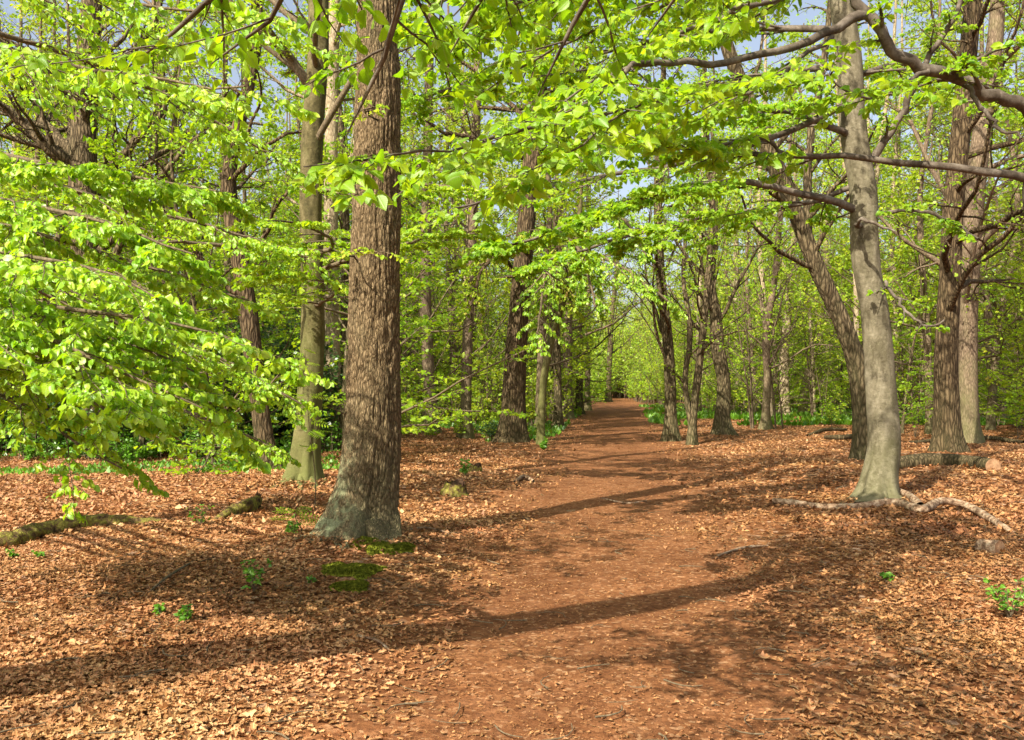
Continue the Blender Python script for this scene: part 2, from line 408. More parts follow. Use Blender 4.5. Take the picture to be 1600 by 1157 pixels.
def ground_mat():
    s = NT('forest_floor')
    tc = s.n('ShaderNodeTexCoord'); o = tc.outputs['Object']
    sep = s.n('ShaderNodeSeparateXYZ'); s.l(o, sep.inputs[0])
    c = s.math('SUBTRACT', s.math('MULTIPLY', sep.outputs[1], .121), .08)
    d = s.math('ABSOLUTE', s.math('SUBTRACT', sep.outputs[0], c))
    n0 = s.noise(o, .9, 5, .65)
    dd = s.math('ADD', d, s.math('MULTIPLY', s.math('SUBTRACT', n0.outputs[0], .5), 2.2))
    pm = s.n('ShaderNodeMapRange'); pm.interpolation_type = 'SMOOTHSTEP'
    s.l(dd, pm.inputs[0]); pm.inputs[1].default_value = 2.6; pm.inputs[2].default_value = .8
    pm.inputs[3].default_value = 0; pm.inputs[4].default_value = 1
    # leaf litter between the modelled leaves
    vo = s.n('ShaderNodeTexVoronoi'); vo.inputs['Scale'].default_value = 17; vo.inputs['Randomness'].default_value = 1
    wv = s.n('ShaderNodeMix'); wv.data_type = 'VECTOR'; wv.inputs[0].default_value = .06
    nw = s.noise(o, 11, 3, .6); s.l(o, wv.inputs[4]); s.l(nw.outputs[1], wv.inputs[5]); s.l(wv.outputs[1], vo.inputs['Vector'])
    sp = s.n('ShaderNodeSeparateColor'); s.l(vo.outputs['Color'], sp.inputs[0])
    lit = s.ramp(sp.outputs[0], [(0, (.045, .016, .006)), (.35, (.14, .050, .015)), (.65, (.28, .114, .037)), (.9, (.42, .22, .095)), (1, (.60, .42, .27))])
    nb = s.noise(o, 2.2, 5, .6)
    lit = s.mix(s.math('MULTIPLY', nb.outputs[0], .45), lit, (.12, .045, .02))
    # trodden earth
    ne = s.noise(o, 5, 8, .72); nf = s.noise(o, 60, 4, .7)
    e1 = s.ramp(ne.outputs[0], [(.3, (.08, .032, .013)), (.5, (.22, .094, .038)), (.7, (.39, .19, .09))])
    bits = s.n('ShaderNodeTexVoronoi'); bits.inputs['Scale'].default_value = 42; s.l(wv.outputs[1], bits.inputs['Vector'])
    sb = s.n('ShaderNodeSeparateColor'); s.l(bits.outputs['Color'], sb.inputs[0])
    e2 = s.ramp(sb.outputs[0], [(0, (.05, .016, .006)), (.5, (.18, .066, .022)), (.88, (.30, .13, .05)), (1, (.55, .34, .18))])
    earth = s.mix(.5, e1, e2)
    nd = s.noise(o, 1.1, 6, .7, .6)
    earth = s.mix(s.math('MULTIPLY', s.math('SUBTRACT', nd.outputs[0], .42), 2.2, True), earth, (.085, .03, .011))
    col = s.mix(pm.outputs[0], lit, earth)
    hl = s.math('ADD', s.math('MULTIPLY', sp.outputs[1], .8), s.math('MULTIPLY', vo.outputs['Distance'], -.6))
    he = s.math('ADD', s.math('MULTIPLY', nf.outputs[0], .35), s.math('MULTIPLY', sb.outputs[1], .22))
    hm = s.n('ShaderNodeMix'); hm.data_type = 'FLOAT'; s.l(pm.outputs[0], hm.inputs[0]); s.l(hl, hm.inputs[2]); s.l(he, hm.inputs[3])
    b = s.bsdf(col, .9, hm.outputs[0], .9, .035, .1)
    s.l(b.outputs[0], s.out.inputs[0])
    return s.m
M_GROUND = ground_mat()

def plain_mat(name, stops, scale=8, rough=.9, bd=.01, z=1.0):
    s = NT(name); tc = s.n('ShaderNodeTexCoord')
    n = s.noise(s.mapping(tc.outputs['Object'], (1, 1, z)), scale, 6, .65)
    b = s.bsdf(s.ramp(n.outputs[0], stops), rough, n.outputs[0], .8, bd, .1); s.l(b.outputs[0], s.out.inputs[0]); return s.m
M_MOSS = plain_mat('moss', [(.3, (.05, .065, .007)), (.5, (.15, .17, .014)), (.7, (.27, .27, .03))], 30, .95, .03)
M_DEAD = plain_mat('dead_wood', [(.34, (.07, .04, .022)), (.47, (.24, .15, .09)), (.56, (.38, .27, .17)), (.7, (.52, .42, .30))], 16, .9, .03)
M_LOG = plain_mat('mossy_log', [(.34, (.03, .02, .01)), (.46, (.14, .09, .04)), (.54, (.17, .15, .03)), (.62, (.27, .24, .05)), (.72, (.36, .27, .15))], 15, .95, .06)
M_CUT = plain_mat('cut_wood', [(.3, (.2, .1, .05)), (.6, (.4, .24, .13)), (.8, (.5, .33, .2))], 12)
M_HOLLOW = plain_mat('rotten_wood', [(.3, (.02, .012, .008)), (.6, (.08, .045, .025)), (.8, (.16, .1, .06))], 14, .95, .03)

# ------------------------------------------------------------------ objects
def link(name, me, parent=None, loc=(0, 0, 0)):
    o = bpy.data.objects.new(name, me); COL.objects.link(o)
    if parent is not None: o.parent = parent
    else: o.location = loc
    return o
def tag(o, label=None, cat=None, group=None, kind=None):
    if label: o['label'] = label
    if cat: o['category'] = cat
    if group: o['group'] = group
    if kind: o['kind'] = kind
    return o
def root(name, loc, label, cat, group=None):
    o = bpy.data.objects.new(name, None); COL.objects.link(o)
    o.location = [float(v) for v in loc]; o.empty_display_size = .3
    return tag(o, label, cat, group)
def copy_thing(o, loc, rz=0, sc=1.0, label=None, group=None):
    r = o.copy(); COL.objects.link(r); r.location = loc; r.rotation_euler = (0, 0, rz); r.scale = (sc, sc, sc)
    if label: r['label'] = label
    if group: r['group'] = group
    for ch in list(o.children):
        c = ch.copy(); COL.objects.link(c); c.parent = r
    return r
def struct(name, me):
    return tag(link(name, me), kind='structure')

# ------------------------------------------------------------------ ground and path
def grid_mesh(xs, ys, zf, name, mat):
    X, Y = np.meshgrid(xs, ys)
    g = Geo(); n = len(xs)
    j, i = np.meshgrid(np.arange(len(ys) - 1), np.arange(n - 1), indexing='ij')
    a = j * n + i
    g.add(np.stack([X, Y, zf(X, Y)], -1), np.stack([a, a + 1, a + n + 1, a + n], -1))
    return g.mesh(name, mat)
u = np.linspace(-1, 1, 361); xs = np.sinh(u * 4.2) / np.sinh(4.2) * 400
u = np.linspace(0, 1, 420); ys = -60 + 0 * u
ys = np.concatenate([np.linspace(-60, 2, 60), 2 + (np.sinh(u[1:] * 4.3) / np.sinh(4.3)) * 500])
struct('ground', grid_mesh(xs, ys, gh, 'ground', M_GROUND))
g = Geo()
py_ = np.concatenate([np.linspace(-6, 2, 24), 2 + (np.sinh(np.linspace(0, 1, 240)[1:] * 3) / np.sinh(3)) * 118])
tt = np.linspace(-1, 1, 26)
half = 1.9 + .35 * (vnoise(py_ * .8, py_ * 0, 9) - .5)
X = path_c(py_)[:, None] + tt[None] * half[:, None]; Y = np.repeat(py_[:, None], 26, 1)
Z = gh(X, Y) + .004 * np.ones_like(X); Z[:, 0] -= .03; Z[:, -1] -= .03
a = (np.arange(len(py_) - 1)[:, None] * 26 + np.arange(25)[None])
g.add(np.stack([X, Y, Z], -1), np.stack([a, a + 1, a + 27, a + 26], -1))
struct('path', g.mesh('path', M_GROUND))

# leaf litter
def dead_t():
    ys = np.array([0, .18, .34, .5, .66, .82, 1.0]); ws = np.array([.02, .2, .12, .31, .17, .24, .02]); wr = np.array([.02, .13, .24, .17, .33, .14, .02])
    v = []; q = []
    for j in range(7):
        v += [[-ws[j], ys[j] + .04, ws[j] * .3], [0, ys[j], 0], [wr[j], ys[j] + .03, wr[j] * .3]]
        if j:
            b = 3 * j; q += [[b - 3, b - 2, b + 1, b], [b - 2, b - 1, b + 2, b + 1]]
    return np.array(v), np.array(q)
DT = dead_t()
MOSS = [((a - CX) / F * EH * F / (b - HY), EH * F / (b - HY), c) for a, b, c in ((585, 868, .27), (628, 868, .15), (552, 905, .24), (548, 930, .13))]
def litter(name, n, ylo, yhi, size, lod, dens_path, xw=1.25):
    y = ylo * (yhi / ylo) ** RNG.random(n * 2) if lod else RNG.uniform(ylo, yhi, n * 2)
    x = RNG.uniform(-1, 1, n * 2) * (y * .62 + 1.0)
    d = np.abs(x - path_c(y)) + (vnoise(x * 1.1, y * 1.1, 5) - .5) * 1.6
    p = np.clip((d - .4) / 2.6, dens_path, 1) * np.clip(.35 + vnoise(x * 1.7, y * 1.7, 6) * 1.1, 0, 1)
    for mx, my, mr in MOSS: p = np.where((x - mx) ** 2 + (y - my) ** 2 < mr * mr, p * .06, p)
    k = RNG.random(n * 2) < p; x, y = x[k][:n], y[k][:n]
    M = len(x)
    z = gh(x, y) + RNG.uniform(.004, .022, M)
    a = RNG.random(M) * 6.28
    D = np.stack([np.cos(a), np.sin(a), RNG.normal(size=M) * .14], -1)
    Nn = np.stack([RNG.normal(size=M) * .22, RNG.normal(size=M) * .22, np.ones(M)], -1)
    onp = np.abs(x - path_c(y)) < .9
    S = size * RNG.uniform(.4, 1.0, M) ** 1.0 * np.where(RNG.random(M) < .12, 1.7, 1.2) * np.where(onp, RNG.uniform(.25, .7, M), 1)
    g = Geo(); rn = RNG.random(M); rn = np.clip(rn * .75 + .62 * (vnoise(x * .9 + 5, y * .9, 15) * .6 + vnoise(x * 3.1, y * 3.1, 16) * .4) - .14 - .1 * (x > 2) * (y < 14), 0, 1); rn = np.where(np.abs(x - path_c(y)) < 1.3, rn * .78, rn)
    leaves(g, np.stack([x, y, z], -1), D, Nn, S, lod, .5, rnd=rn, tmpl=DT if lod == 1 else None)
    return g
g1 = litter('litter', 122000, 3.0, 11, .042, 1, .17)
g2 = litter('litter', 115000, 9, 45, .062, 2, .16)
g1.v += g2.v; g1.q += [q + g1.n for q in g2.q]; g1.a += g2.a; g1.b += g2.b
tag(link('leaf_litter', g1.mesh('leaf_litter', M_LITTER, False)), 'brown and tan dead leaves strewn over the forest floor', 'leaf litter', kind='stuff')

# ------------------------------------------------------------------ trees
def px_line(spec, Y0=None):
    """rows (px, py, Y, width px or radius) -> world rows x,y,z,r"""
    out = []
    for row in spec:
        p = W(row[0], row[1], row[2]); out.append([*p, row[3] * .5 / F * row[2]])
    return np.array(out)

def limbs_geo(P, R, gb, gl, n1, n2, n3, leafn, lsize, lod, t0=.35, len1=.38, up1=.06, flat=.3, sides=5, ang1=(40, 75), wig=.16, ln2=.5, ln3=.5, shoots=None, droop=.25):
    P1, R1 = spawn(P[None], R[None], n1, t0, .98, ang1, len1, 9, wig, up1, 0, .33, rmin=.010)
    tubes(gb, P1, R1, sides + 1)
    P2, R2 = spawn(P1, R1, n2, .2, 1, (30, 65), ln2, 7, wig * 1.1, up1 * .6, flat, .45, rmin=.005)
    tubes(gb, P2, R2, 4)
    P3, R3 = spawn(P2, R2, n3, .15, 1, (25, 60), ln3, 5, wig, 0, flat, .5, rmin=.0035)
    tubes(gb, P3, R3, 3)
    if leafn:
        twig_leaves(gl, P3, leafn, lsize, lod, droop=droop)
        twig_leaves(gl, P2, max(1, leafn // 2), lsize, lod, .5, droop=droop)
    return P1, R1

def leafy(P, R, gb, gl, n1=12, n2=6, leafn=9, lsize=.07, lod=1, len1=.3, len2=.38, flat=.8, droop=-.03, ldroop=.3, t0=.08, noise=.4, rmin=.0022, n3=0):
    """a leafy flat spray along one hand-laid branch"""
    tubes(gb, P[None], R[None], 7)
    P1, R1 = spawn(P[None], R[None], n1, t0, .97, (30, 62), len1, 7, .11, droop, flat, .5, True, rmin=rmin * 1.5)
    tubes(gb, P1, R1, 4)
    P2, R2 = spawn(P1, R1, n2, .12, .97, (30, 58), len2, 5, .1, droop * .7, flat, .5, True, rmin=rmin)
    tubes(gb, P2, R2, 3)
    if n3:
        P3, R3 = spawn(P2, R2, n3, .2, .97, (30, 58), .5, 4, .1, droop, flat, .5, True, rmin=rmin * .8)
        tubes(gb, P3, R3, 3)
        twig_leaves(gl, P3, max(3, leafn // 2), lsize, lod, .1, ldroop, noise=noise)
    twig_leaves(gl, P2, leafn, lsize, lod, .1, ldroop, noise=noise)
    twig_leaves(gl, P1, leafn, lsize, lod, .15, ldroop, noise=noise)

def tree(name, label, cat, spec, H, bark, limbs=None, crown=None, leafm=M_BEECH, flare=.6, fh=.35, sides=24, seed=0, branches=(), group=None,
         twigm=None, rough=.03, n=46, drift=(0, 0), ridge=0, asym=0.0):
    """spec: rows (px, py, Y, width px) from the foot upward; goes on to height H"""
    L = px_line(spec)
    foot = L[0].copy(); foot[2] = float(gh(foot[0], foot[1]))
    L[0, 2] = foot[2] - .15
    top = L[-1]; d = L[-1, :3] - L[-2, :3]; d = d / np.linalg.norm(d)
    d = nrm(d * .6 + np.array([drift[0], drift[1], .8]))
    if H > top[2] + 1:
        k = 4; seg = (H - top[2]) / k
        ext = []
        p = top[:3].copy()
        for i in range(k):
            p = p + d * seg + np.array([RNG.normal() * .12 * seg * .5, RNG.normal() * .12 * seg * .5, 0])
            ext.append([*p, max(top[3] * (1 - (i + 1) / (k + .25)), .02)])
        L = np.vstack([L, ext])
    rt = root(name, foot[:3], label, cat, group)
    gt = Geo(); P, R = trunk_tube(gt, L[:, :3], L[:, 3], n, sides, flare, fh, 5, seed, rough, ridge, asym)
    link('trunk', gt.mesh('trunk', bark, offset=foot[:3]), rt)
    gb, gl = Geo(), Geo()
    if limbs: limbs_geo(P, R, gb, gl, **limbs)
    for b in branches:
        b = dict(b); rows = b.pop('pts'); q = smooth(px_line(rows), b.pop('n', 18))
        wob = RNG.normal(size=(len(q), 3)) * .012; wob[0] = 0; q[:, :3] += wob
        if b.pop('bare', False): tubes(gb, q[None, :, :3], q[None, :, 3], 7)
        else: leafy(q[:, :3], q[:, 3], gb, gl, **b)
    if gb.n: link('branches', gb.mesh('branches', twigm or bark, offset=foot[:3]), rt)
    if gl.n: link('crown', gl.mesh('crown', leafm, offset=foot[:3]), rt)
    return rt

# --- the tall oak left of the path
tree('oak_tree', 'thick furrowed oak trunk, the nearest, with greenish lichen and moss at its foot', 'tree',
     [(563, 856, 8.75, 98), (572, 800, 8.9, 94), (581, 720, 8.9, 91), (584, 600, 8.9, 86), (585, 480, 8.9, 83), (588, 330, 8.9, 80), (590, 180, 8.9, 76), (592, 0, 8.9, 66), (594, -200, 8.9, 58)],
     17, B_OAK, dict(n1=18, n2=6, n3=5, leafn=4, lsize=.07, lod=2, t0=.62, len1=.4), flare=.5, fh=.38, sides=200, n=440, ridge=30, asym=.95, seed=3, rough=.03, twigm=B_OAK2, leafm=M_YOUNG,
     branches=[dict(pts=[(560, 405, 8.75, 3), (540, 398, 8.4, 2.5), (575, 392, 8.1, 2), (612, 398, 7.9, 1.5)], n1=6, n2=3, leafn=4, len1=.3, lsize=.055), dict(pts=[(590, 190, 8.6, 3), (570, 172, 8.3, 2.5), (600, 165, 8.1, 2)], n1=5, n2=3, leafn=4, len1=.3, lsize=.055)])

# --- the grey beech at the right
tree('beech_tree', 'smooth grey beech with dappled shade, standing behind a long crooked fallen branch', 'tree',
     [(1372, 805, 11.2, 60), (1375, 750, 11.35, 53), (1382, 690, 11.4, 49), (1376, 600, 11.4, 46), (1368, 500, 11.4, 43), (1352, 400, 11.4, 43), (1349, 300, 11.4, 42), (1333, 200, 11.4, 41), (1326, 90, 11.4, 39), (1315, 0, 11.4, 36), (1308, -120, 11.4, 36)],
     18, B_BEECH, dict(n1=18, n2=6, n3=6, leafn=4, lsize=.075, lod=2, t0=.5, len1=.36, flat=.6, up1=.0), flare=1.05, fh=.2, sides=64, n=110, seed=8, rough=.045, asym=.3, twigm=B_GREYT,
     branches=[
         dict(pts=[(1336, 328, 11.4, 14), (1300, 315, 11.2, 12), (1240, 300, 11, 11), (1150, 285, 10.8, 10), (1050, 297, 10.4, 9), (950, 325, 10, 7), (860, 365, 9.6, 5), (750, 395, 9.3, 3)], n1=24, n2=7, leafn=10, len1=.2, lsize=.078, n3=2, t0=.3),
         dict(pts=[(1330, 215, 11.4, 12), (1260, 182, 11, 9), (1180, 172, 10.6, 8), (1110, 175, 10.2, 7), (1020, 210, 10, 5), (900, 235, 9.8, 3)], n1=20, n2=7, leafn=9, len1=.26, lsize=.078, n3=2),
         dict(pts=[(1364, 248, 11.4, 13), (1385, 215, 11.3, 12), (1412, 170, 11.2, 11), (1450, 90, 11, 9), (1490, 30, 10.9, 8), (1515, -30, 10.8, 6)], n1=8, n2=5, leafn=6, len1=.25, lsize=.075),
         dict(pts=[(1372, 333, 11.4, 7), (1440, 330, 11, 6), (1490, 348, 10.8, 5), (1530, 372, 10.6, 3)], n1=7, n2=4, leafn=6, len1=.3),
         dict(pts=[(1383, 440, 11.4, 6), (1410, 480, 11, 5), (1450, 510, 10.7, 4), (1475, 500, 10.6, 3)], n1=6, n2=3, leafn=3, len1=.3),
         dict(pts=[(1346, 352, 11.3, 7), (1338, 353, 10.95, 6), (1352, 346, 10.7, 6), (1400, 362, 10.6, 3)], bare=True),
         dict(pts=[(1342, 290, 11.4, 9), (1240, 320, 11.8, 8), (1100, 340, 12.2, 6), (950, 380, 12.6, 5), (820, 420, 12.8, 3)], n1=24, n2=7, leafn=10, len1=.26, n3=2, lsize=.078),
         dict(pts=[(1318, 50, 11.4, 12), (1150, 45, 12, 9), (950, 80, 12.6, 7), (760, 125, 13, 5), (640, 160, 13, 3)], n1=24, n2=7, leafn=10, len1=.26, n3=2, lsize=.078),
         dict(pts=[(1311, -60, 11.4, 12), (1100, -60, 12, 9), (900, -20, 12.6, 7), (720, 40, 13, 5), (600, 90, 13, 3)], n1=24, n2=7, leafn=10, len1=.26, n3=2, lsize=.078),
         dict(pts=[(1330, 160, 11.4, 12), (1180, 225, 10.2, 9), (1000, 268, 9.2, 7), (820, 300, 8.6, 5), (690, 330, 8.2, 3)], n1=14, n2=5, leafn=8, len1=.2, n3=0, lsize=.07, t0=.4),
         dict(pts=[(1326, 120, 11.4, 11), (1420, 100, 12, 8), (1520, 130, 12.5, 6), (1620, 180, 13, 3)], n1=16, n2=6, leafn=8, len1=.3, n3=1, lsize=.078),
         dict(pts=[(1320, 100, 11.4, 12), (1200, 120, 12, 9), (1050, 150, 12.5, 7), (880, 200, 13, 5), (720, 260, 13, 3)], n1=22, n2=7, leafn=10, len1=.25, n3=2),
     ])

# --- near beech just outside the right edge
NR = 6.2
tree('beech_tree', 'beech just outside the right edge whose long grey limbs reach across the top', 'tree',
     [(1680, 950, NR, 90), (1675, 800, NR, 80), (1662, 600, NR, 74), (1648, 400, NR, 74), (1642, 290, NR, 80), (1650, 150, NR, 66), (1662, 0, NR, 60), (1670, -200, NR, 52)],
     13, B_GREYT, dict(n1=12, n2=6, n3=5, leafn=4, lsize=.07, lod=2, t0=.55, len1=.4, flat=.6, up1=.0, ang1=(40, 70)), flare=.4, sides=32, seed=12,
     branches=[
         dict(pts=[(1645, 205, NR, 30), (1600, 165, 6.1, 21), (1550, 148, 6.05, 20), (1500, 125, 6.0, 19), (1440, 106, 5.95, 19), (1402, 84, 5.9, 18), (1374, 52, 5.9, 18), (1347, 18, 5.9, 18), (1334, -10, 5.9, 17), (1300, -80, 5.9, 16), (1230, -170, 6, 10)], n=36, n1=9, n2=4, leafn=4, len1=.12, lsize=.06, t0=.05),
         dict(pts=[(1352, 22, 5.9, 18), (1290, 52, 5.7, 14), (1220, 80, 5.5, 12), (1100, 100, 5.1, 11), (1040, 100, 4.9, 10), (985, 104, 4.7, 9), (930, 160, 4.3, 8), (870, 196, 4.0, 7), (790, 205, 3.8, 6), (700, 232, 3.5, 4), (600, 246, 3.25, 3), (480, 256, 3.1, 2)], n1=22, n2=5, leafn=6, len1=.16, len2=.45, lod=0, lsize=.062, flat=.75, n=30, t0=.42),
         dict(pts=[(1340, -40, 5.9, 12), (1250, -20, 5.6, 9), (1180, 5, 5.3, 8), (1100, 35, 5.0, 7), (1000, 75, 4.6, 5), (930, 130, 4.3, 4), (850, 180, 4.1, 3)], n1=16, n2=5, leafn=7, len1=.22, lod=0),
         dict(pts=[(1645, 290, NR, 20), (1600, 279, 6.1, 14), (1480, 262, 6.1, 12), (1340, 246, 6.1, 10), (1230, 241, 6, 9), (1130, 240, 5.8, 7), (1060, 228, 5.6, 5), (980, 212, 5.4, 4)], n1=12, n2=4, leafn=6, len1=.18, lod=1, t0=.5),
         dict(pts=[(1230, 241, 6.0, 6), (1180, 215, 5.9, 6), (1100, 235, 5.7, 5), (1010, 220, 5.5, 3)], n1=10, n2=4, leafn=6, len1=.3),
         dict(pts=[(1510, 130, 6.0, 9), (1535, 170, 5.9, 7), (1560, 200, 5.8, 6), (1600, 215, 5.7, 4)], bare=True),
         dict(pts=[(1450, 108, 5.95, 9), (1400, 140, 5.7, 5), (1350, 155, 5.6, 4), (1290, 120, 5.5, 3), (1230, 135, 5.4, 2)], n1=10, n2=4, leafn=5, len1=.3),
         dict(pts=[(1480, 120, 6.0, 9), (1530, 90, 5.8, 6), (1600, 62, 5.6, 5), (1680, 40, 5.4, 3)], n1=6, n2=4, leafn=5, len1=.25),
         dict(pts=[(1300, -80, 5.9, 10), (1100, -60, 5.6, 8), (900, -25, 5.4, 6), (760, 30, 5.2, 4), (650, 70, 5, 2)], n1=24, n2=6, leafn=8, len1=.22, n3=1, lsize=.068),
         dict(pts=[(1230, -170, 6, 12), (1000, -130, 6.5, 9), (800, -90, 7, 6), (620, -30, 7.2, 3)], n1=24, n2=6, leafn=8, len1=.24, n3=2, lsize=.07),
         dict(pts=[(1250, -20, 5.6, 9), (1130, -20, 6.4, 7), (1000, 20, 7.2, 5), (860, 80, 7.8, 4), (740, 150, 8, 2)], n1=22, n2=6, leafn=8, len1=.24, n3=1, lsize=.07),
         dict(pts=[(1300, 58, 5.7, 8), (1200, 130, 5.2, 6), (1100, 150, 4.8, 5), (980, 175, 4.4, 4), (890, 240, 4.1, 3), (780, 290, 3.9, 2)], n1=18, n2=5, leafn=7, len1=.22, lod=0),
     ])

# --- beech behind the camera whose lowest twigs hang in from above
def cam_tree():
    foot = np.array([1.9, -2.6, 0.0]); foot[2] = gh(foot[0], foot[1])
    rt = root('beech_tree', foot, 'beech behind the viewpoint whose large leaved twigs hang in along the top edge', 'tree')
    gt = Geo(); P, R = trunk_tube(gt, foot + np.array([[0, 0, -.15], [.02, 0, .5], [.0, .1, 2.5], [-.1, .2, 5], [-.2, .3, 9], [0, 0, 13]]), np.array([.2, .19, .17, .15, .1, .03]), 40, 24, .5, .3, 5, 31)
    link('trunk', gt.mesh('trunk', B_BEECH, offset=foot), rt)
    gb, gl = Geo(), Geo()
    limbs_geo(P, R, gb, gl, 8, 5, 4, 4, .07, 2, t0=.55, len1=.3, flat=.7, up1=0)
    base = foot + np.array([-.05, .15, 3.6])
    for tip in [[(300, -260, 2.2), (360, -80, 2.9), (330, 30, 3.1), (240, 60, 3.2), (180, 120, 3.3)],
                [(640, -260, 2.3), (640, -40, 2.8), (600, 90, 3.0), (560, 180, 3.1), (540, 215, 3.1)],
                [(800, -300, 2.4), (780, -70, 3.0), (740, 20, 3.2), (700, 90, 3.3)],
                [(980, -300, 2.4), (960, -70, 3.2), (900, 30, 3.4), (860, 100, 3.5), (840, 150, 3.5)],
                [(560, -260, 2.3), (480, -80, 2.9), (440, 0, 3.0), (400, 60, 3.1), (330, 100, 3.2)],
                [(1100, -260, 2.6), (1090, -70, 3.4), (1050, 10, 3.6), (1010, 60, 3.7)]]:
        w = [base] + [W(*t) for t in tip]
        q = smooth(np.column_stack([w, np.linspace(.022, .002, len(w))]), 22)
        leafy(q[:, :3], q[:, 3], gb, gl, n1=12, n2=3, leafn=6, lsize=.06, lod=0, len1=.14, len2=.5, t0=.55, flat=.6, ldroop=.5, noise=.5)
    link('branches', gb.mesh('branches', B_GREYT, offset=foot), rt)
    link('crown', gl.mesh('crown', M_BEECH, offset=foot), rt)
cam_tree()

# --- linden outside the left edge, its tiers fill the left of the picture
tree('linden_tree', 'linden just outside the left edge with bright drooping tiers of fresh leaves', 'tree',
     [(-420, 950, 7.2, 80), (-420, 700, 7.2, 70), (-415, 400, 7.2, 62), (-410, 100, 7.2, 55), (-400, -200, 7.2, 46)],
     9, B_MOSSY, dict(n1=7, n2=4, n3=4, leafn=2, lsize=.07, lod=2, t0=.75, len1=.22), leafm=M_LIME, twigm=B_TWIG, seed=21,
     branches=[dict(pts=p, n1=n1, n2=8, leafn=10, lsize=ls * .84, len1=l1, len2=.38, flat=fl, droop=dr, ldroop=.75, noise=.55, n3=n3, lod=1, t0=.42) for p, n1, ls, l1, fl, dr, n3 in [
         ([(-410, 150, 7.2, 14), (-150, 200, 6.8, 11), (50, 252, 6.5, 8), (200, 275, 6.2, 5), (340, 300, 6.0, 3)], 20, .07, .22, .8, -.05, 1),
         ([(-410, 230, 7.2, 14), (-150, 280, 6.3, 10), (40, 320, 5.9, 7), (180, 352, 5.6, 5), (300, 400, 5.4, 3)], 20, .066, .2, .8, -.06, 1),
         ([(-410, 300, 7.2, 14), (-150, 360, 5.8, 10), (40, 400, 5.3, 7), (160, 425, 5.0, 4), (250, 470, 4.9, 3)], 22, .065, .24, .8, -.06, 1),
         ([(-410, 350, 7.2, 14), (-150, 430, 5.6, 10), (60, 470, 5.2, 8), (230, 500, 5.0, 5), (420, 545, 5.0, 3)], 18, .066, .22, .8, -.06, 1),
         ([(-410, 400, 7.2, 14), (-150, 480, 5.4, 10), (50, 525, 5.0, 7), (180, 575, 4.9, 5), (310, 640, 4.8, 3)], 28, .07, .22, .8, -.06, 2),
         ([(-410, 440, 7.2, 12), (-150, 520, 5.6, 9), (40, 570, 5.3, 6), (160, 640, 5.2, 4), (250, 690, 5.2, 3)], 16, .06, .2, .75, -.05, 0),
         ([(-410, 480, 7.2, 12), (-150, 560, 5.8, 9), (20, 625, 5.5, 6), (120, 690, 5.4, 4), (190, 730, 5.4, 3)], 14, .06, .2, .75, -.05, 0),
         ([(-410, 420, 7.2, 12), (-150, 450, 5.9, 9), (0, 480, 5.6, 7), (140, 520, 5.5, 5), (300, 575, 5.5, 3)], 22, .065, .22, .8, -.06, 1),
         ([(-410, 330, 7.2, 12), (-150, 330, 6.6, 9), (60, 370, 6.5, 7), (230, 420, 6.5, 5), (390, 470, 6.5, 3)], 16, .068, .2, .8, -.06, 0),
         ([(-410, 420, 7.2, 12), (-100, 520, 8.6, 9), (120, 590, 9.6, 7), (280, 640, 10, 5), (440, 705, 10.2, 3)], 20, .075, .22, .75, -.06, 0),
         ([(-410, 300, 7.2, 12), (-100, 400, 8.6, 9), (120, 470, 9.4, 7), (300, 540, 9.8, 5), (470, 630, 10, 3)], 20, .075, .24, .75, -.06, 0),
         ([(-410, 60, 7.2, 14), (-150, 60, 6.2, 10), (50, 90, 5.8, 7), (220, 120, 5.5, 5), (380, 140, 5.2, 3)], 14, .065, .26, .7, -.05, 0),
         ([(-410, -60, 7.2, 14), (-150, -60, 6.6, 10), (50, -20, 6.2, 7), (240, 10, 6, 5), (440, 30, 5.8, 3)], 15, .07, .28, .7, -.05, 0),
         ([(-410, 0, 7.2, 14), (-100, 30, 8.2, 10), (120, 90, 9.2, 7), (300, 170, 10, 5), (440, 250, 10.5, 3)], 16, .075, .28, .7, -.04, 0),
         ([(-410, 100, 7.2, 14), (-100, 200, 8.4, 10), (120, 300, 9.2, 7), (320, 350, 9.8, 5), (480, 400, 10, 3)], 16, .075, .26, .75, -.04, 0),
         ([(-410, 250, 7.2, 14), (-100, 380, 8.4, 10), (120, 480, 9.2, 7), (280, 540, 9.8, 5), (420, 600, 10, 3)], 18, .075, .26, .75, -.05, 0),
     ]])

# --- leaning twin stem tree outside the left edge, its shadow crosses the foreground
def shadow_tree():
    foot = np.array([-4.9, 2.9, 0.0]); foot[2] = gh(foot[0], foot[1])
    rt = root('oak_tree', foot, 'leaning oak outside the left edge whose shadow crosses the lower foreground', 'tree')
    pts = np.array([[-4.9, 2.9, -.15], [-4.6, 2.95, .8], [-3.95, 2.95, 2.0], [-3.1, 2.65, 3.4], [-2.24, 2.37, 5.0], [-1.3, 2.3, 7.2], [-.8, 2.4, 10]])
    gt = Geo(); P, R = trunk_tube(gt, pts, np.array([.3, .27, .25, .24, .22, .13, .03]), 40, 24, .4, .3, 5, 41)
    link('trunk', gt.mesh('trunk', B_OAK2, offset=foot), rt)
    gb, gl = Geo(), Geo()
    limbs_geo(P, R, gb, gl, 9, 6, 5, 4, .06, 2, t0=.72, len1=.28)
    link('branches', gb.mesh('branches', B_OAK2, offset=foot), rt); link('crown', gl.mesh('crown', M_YOUNG, offset=foot), rt)
shadow_tree()

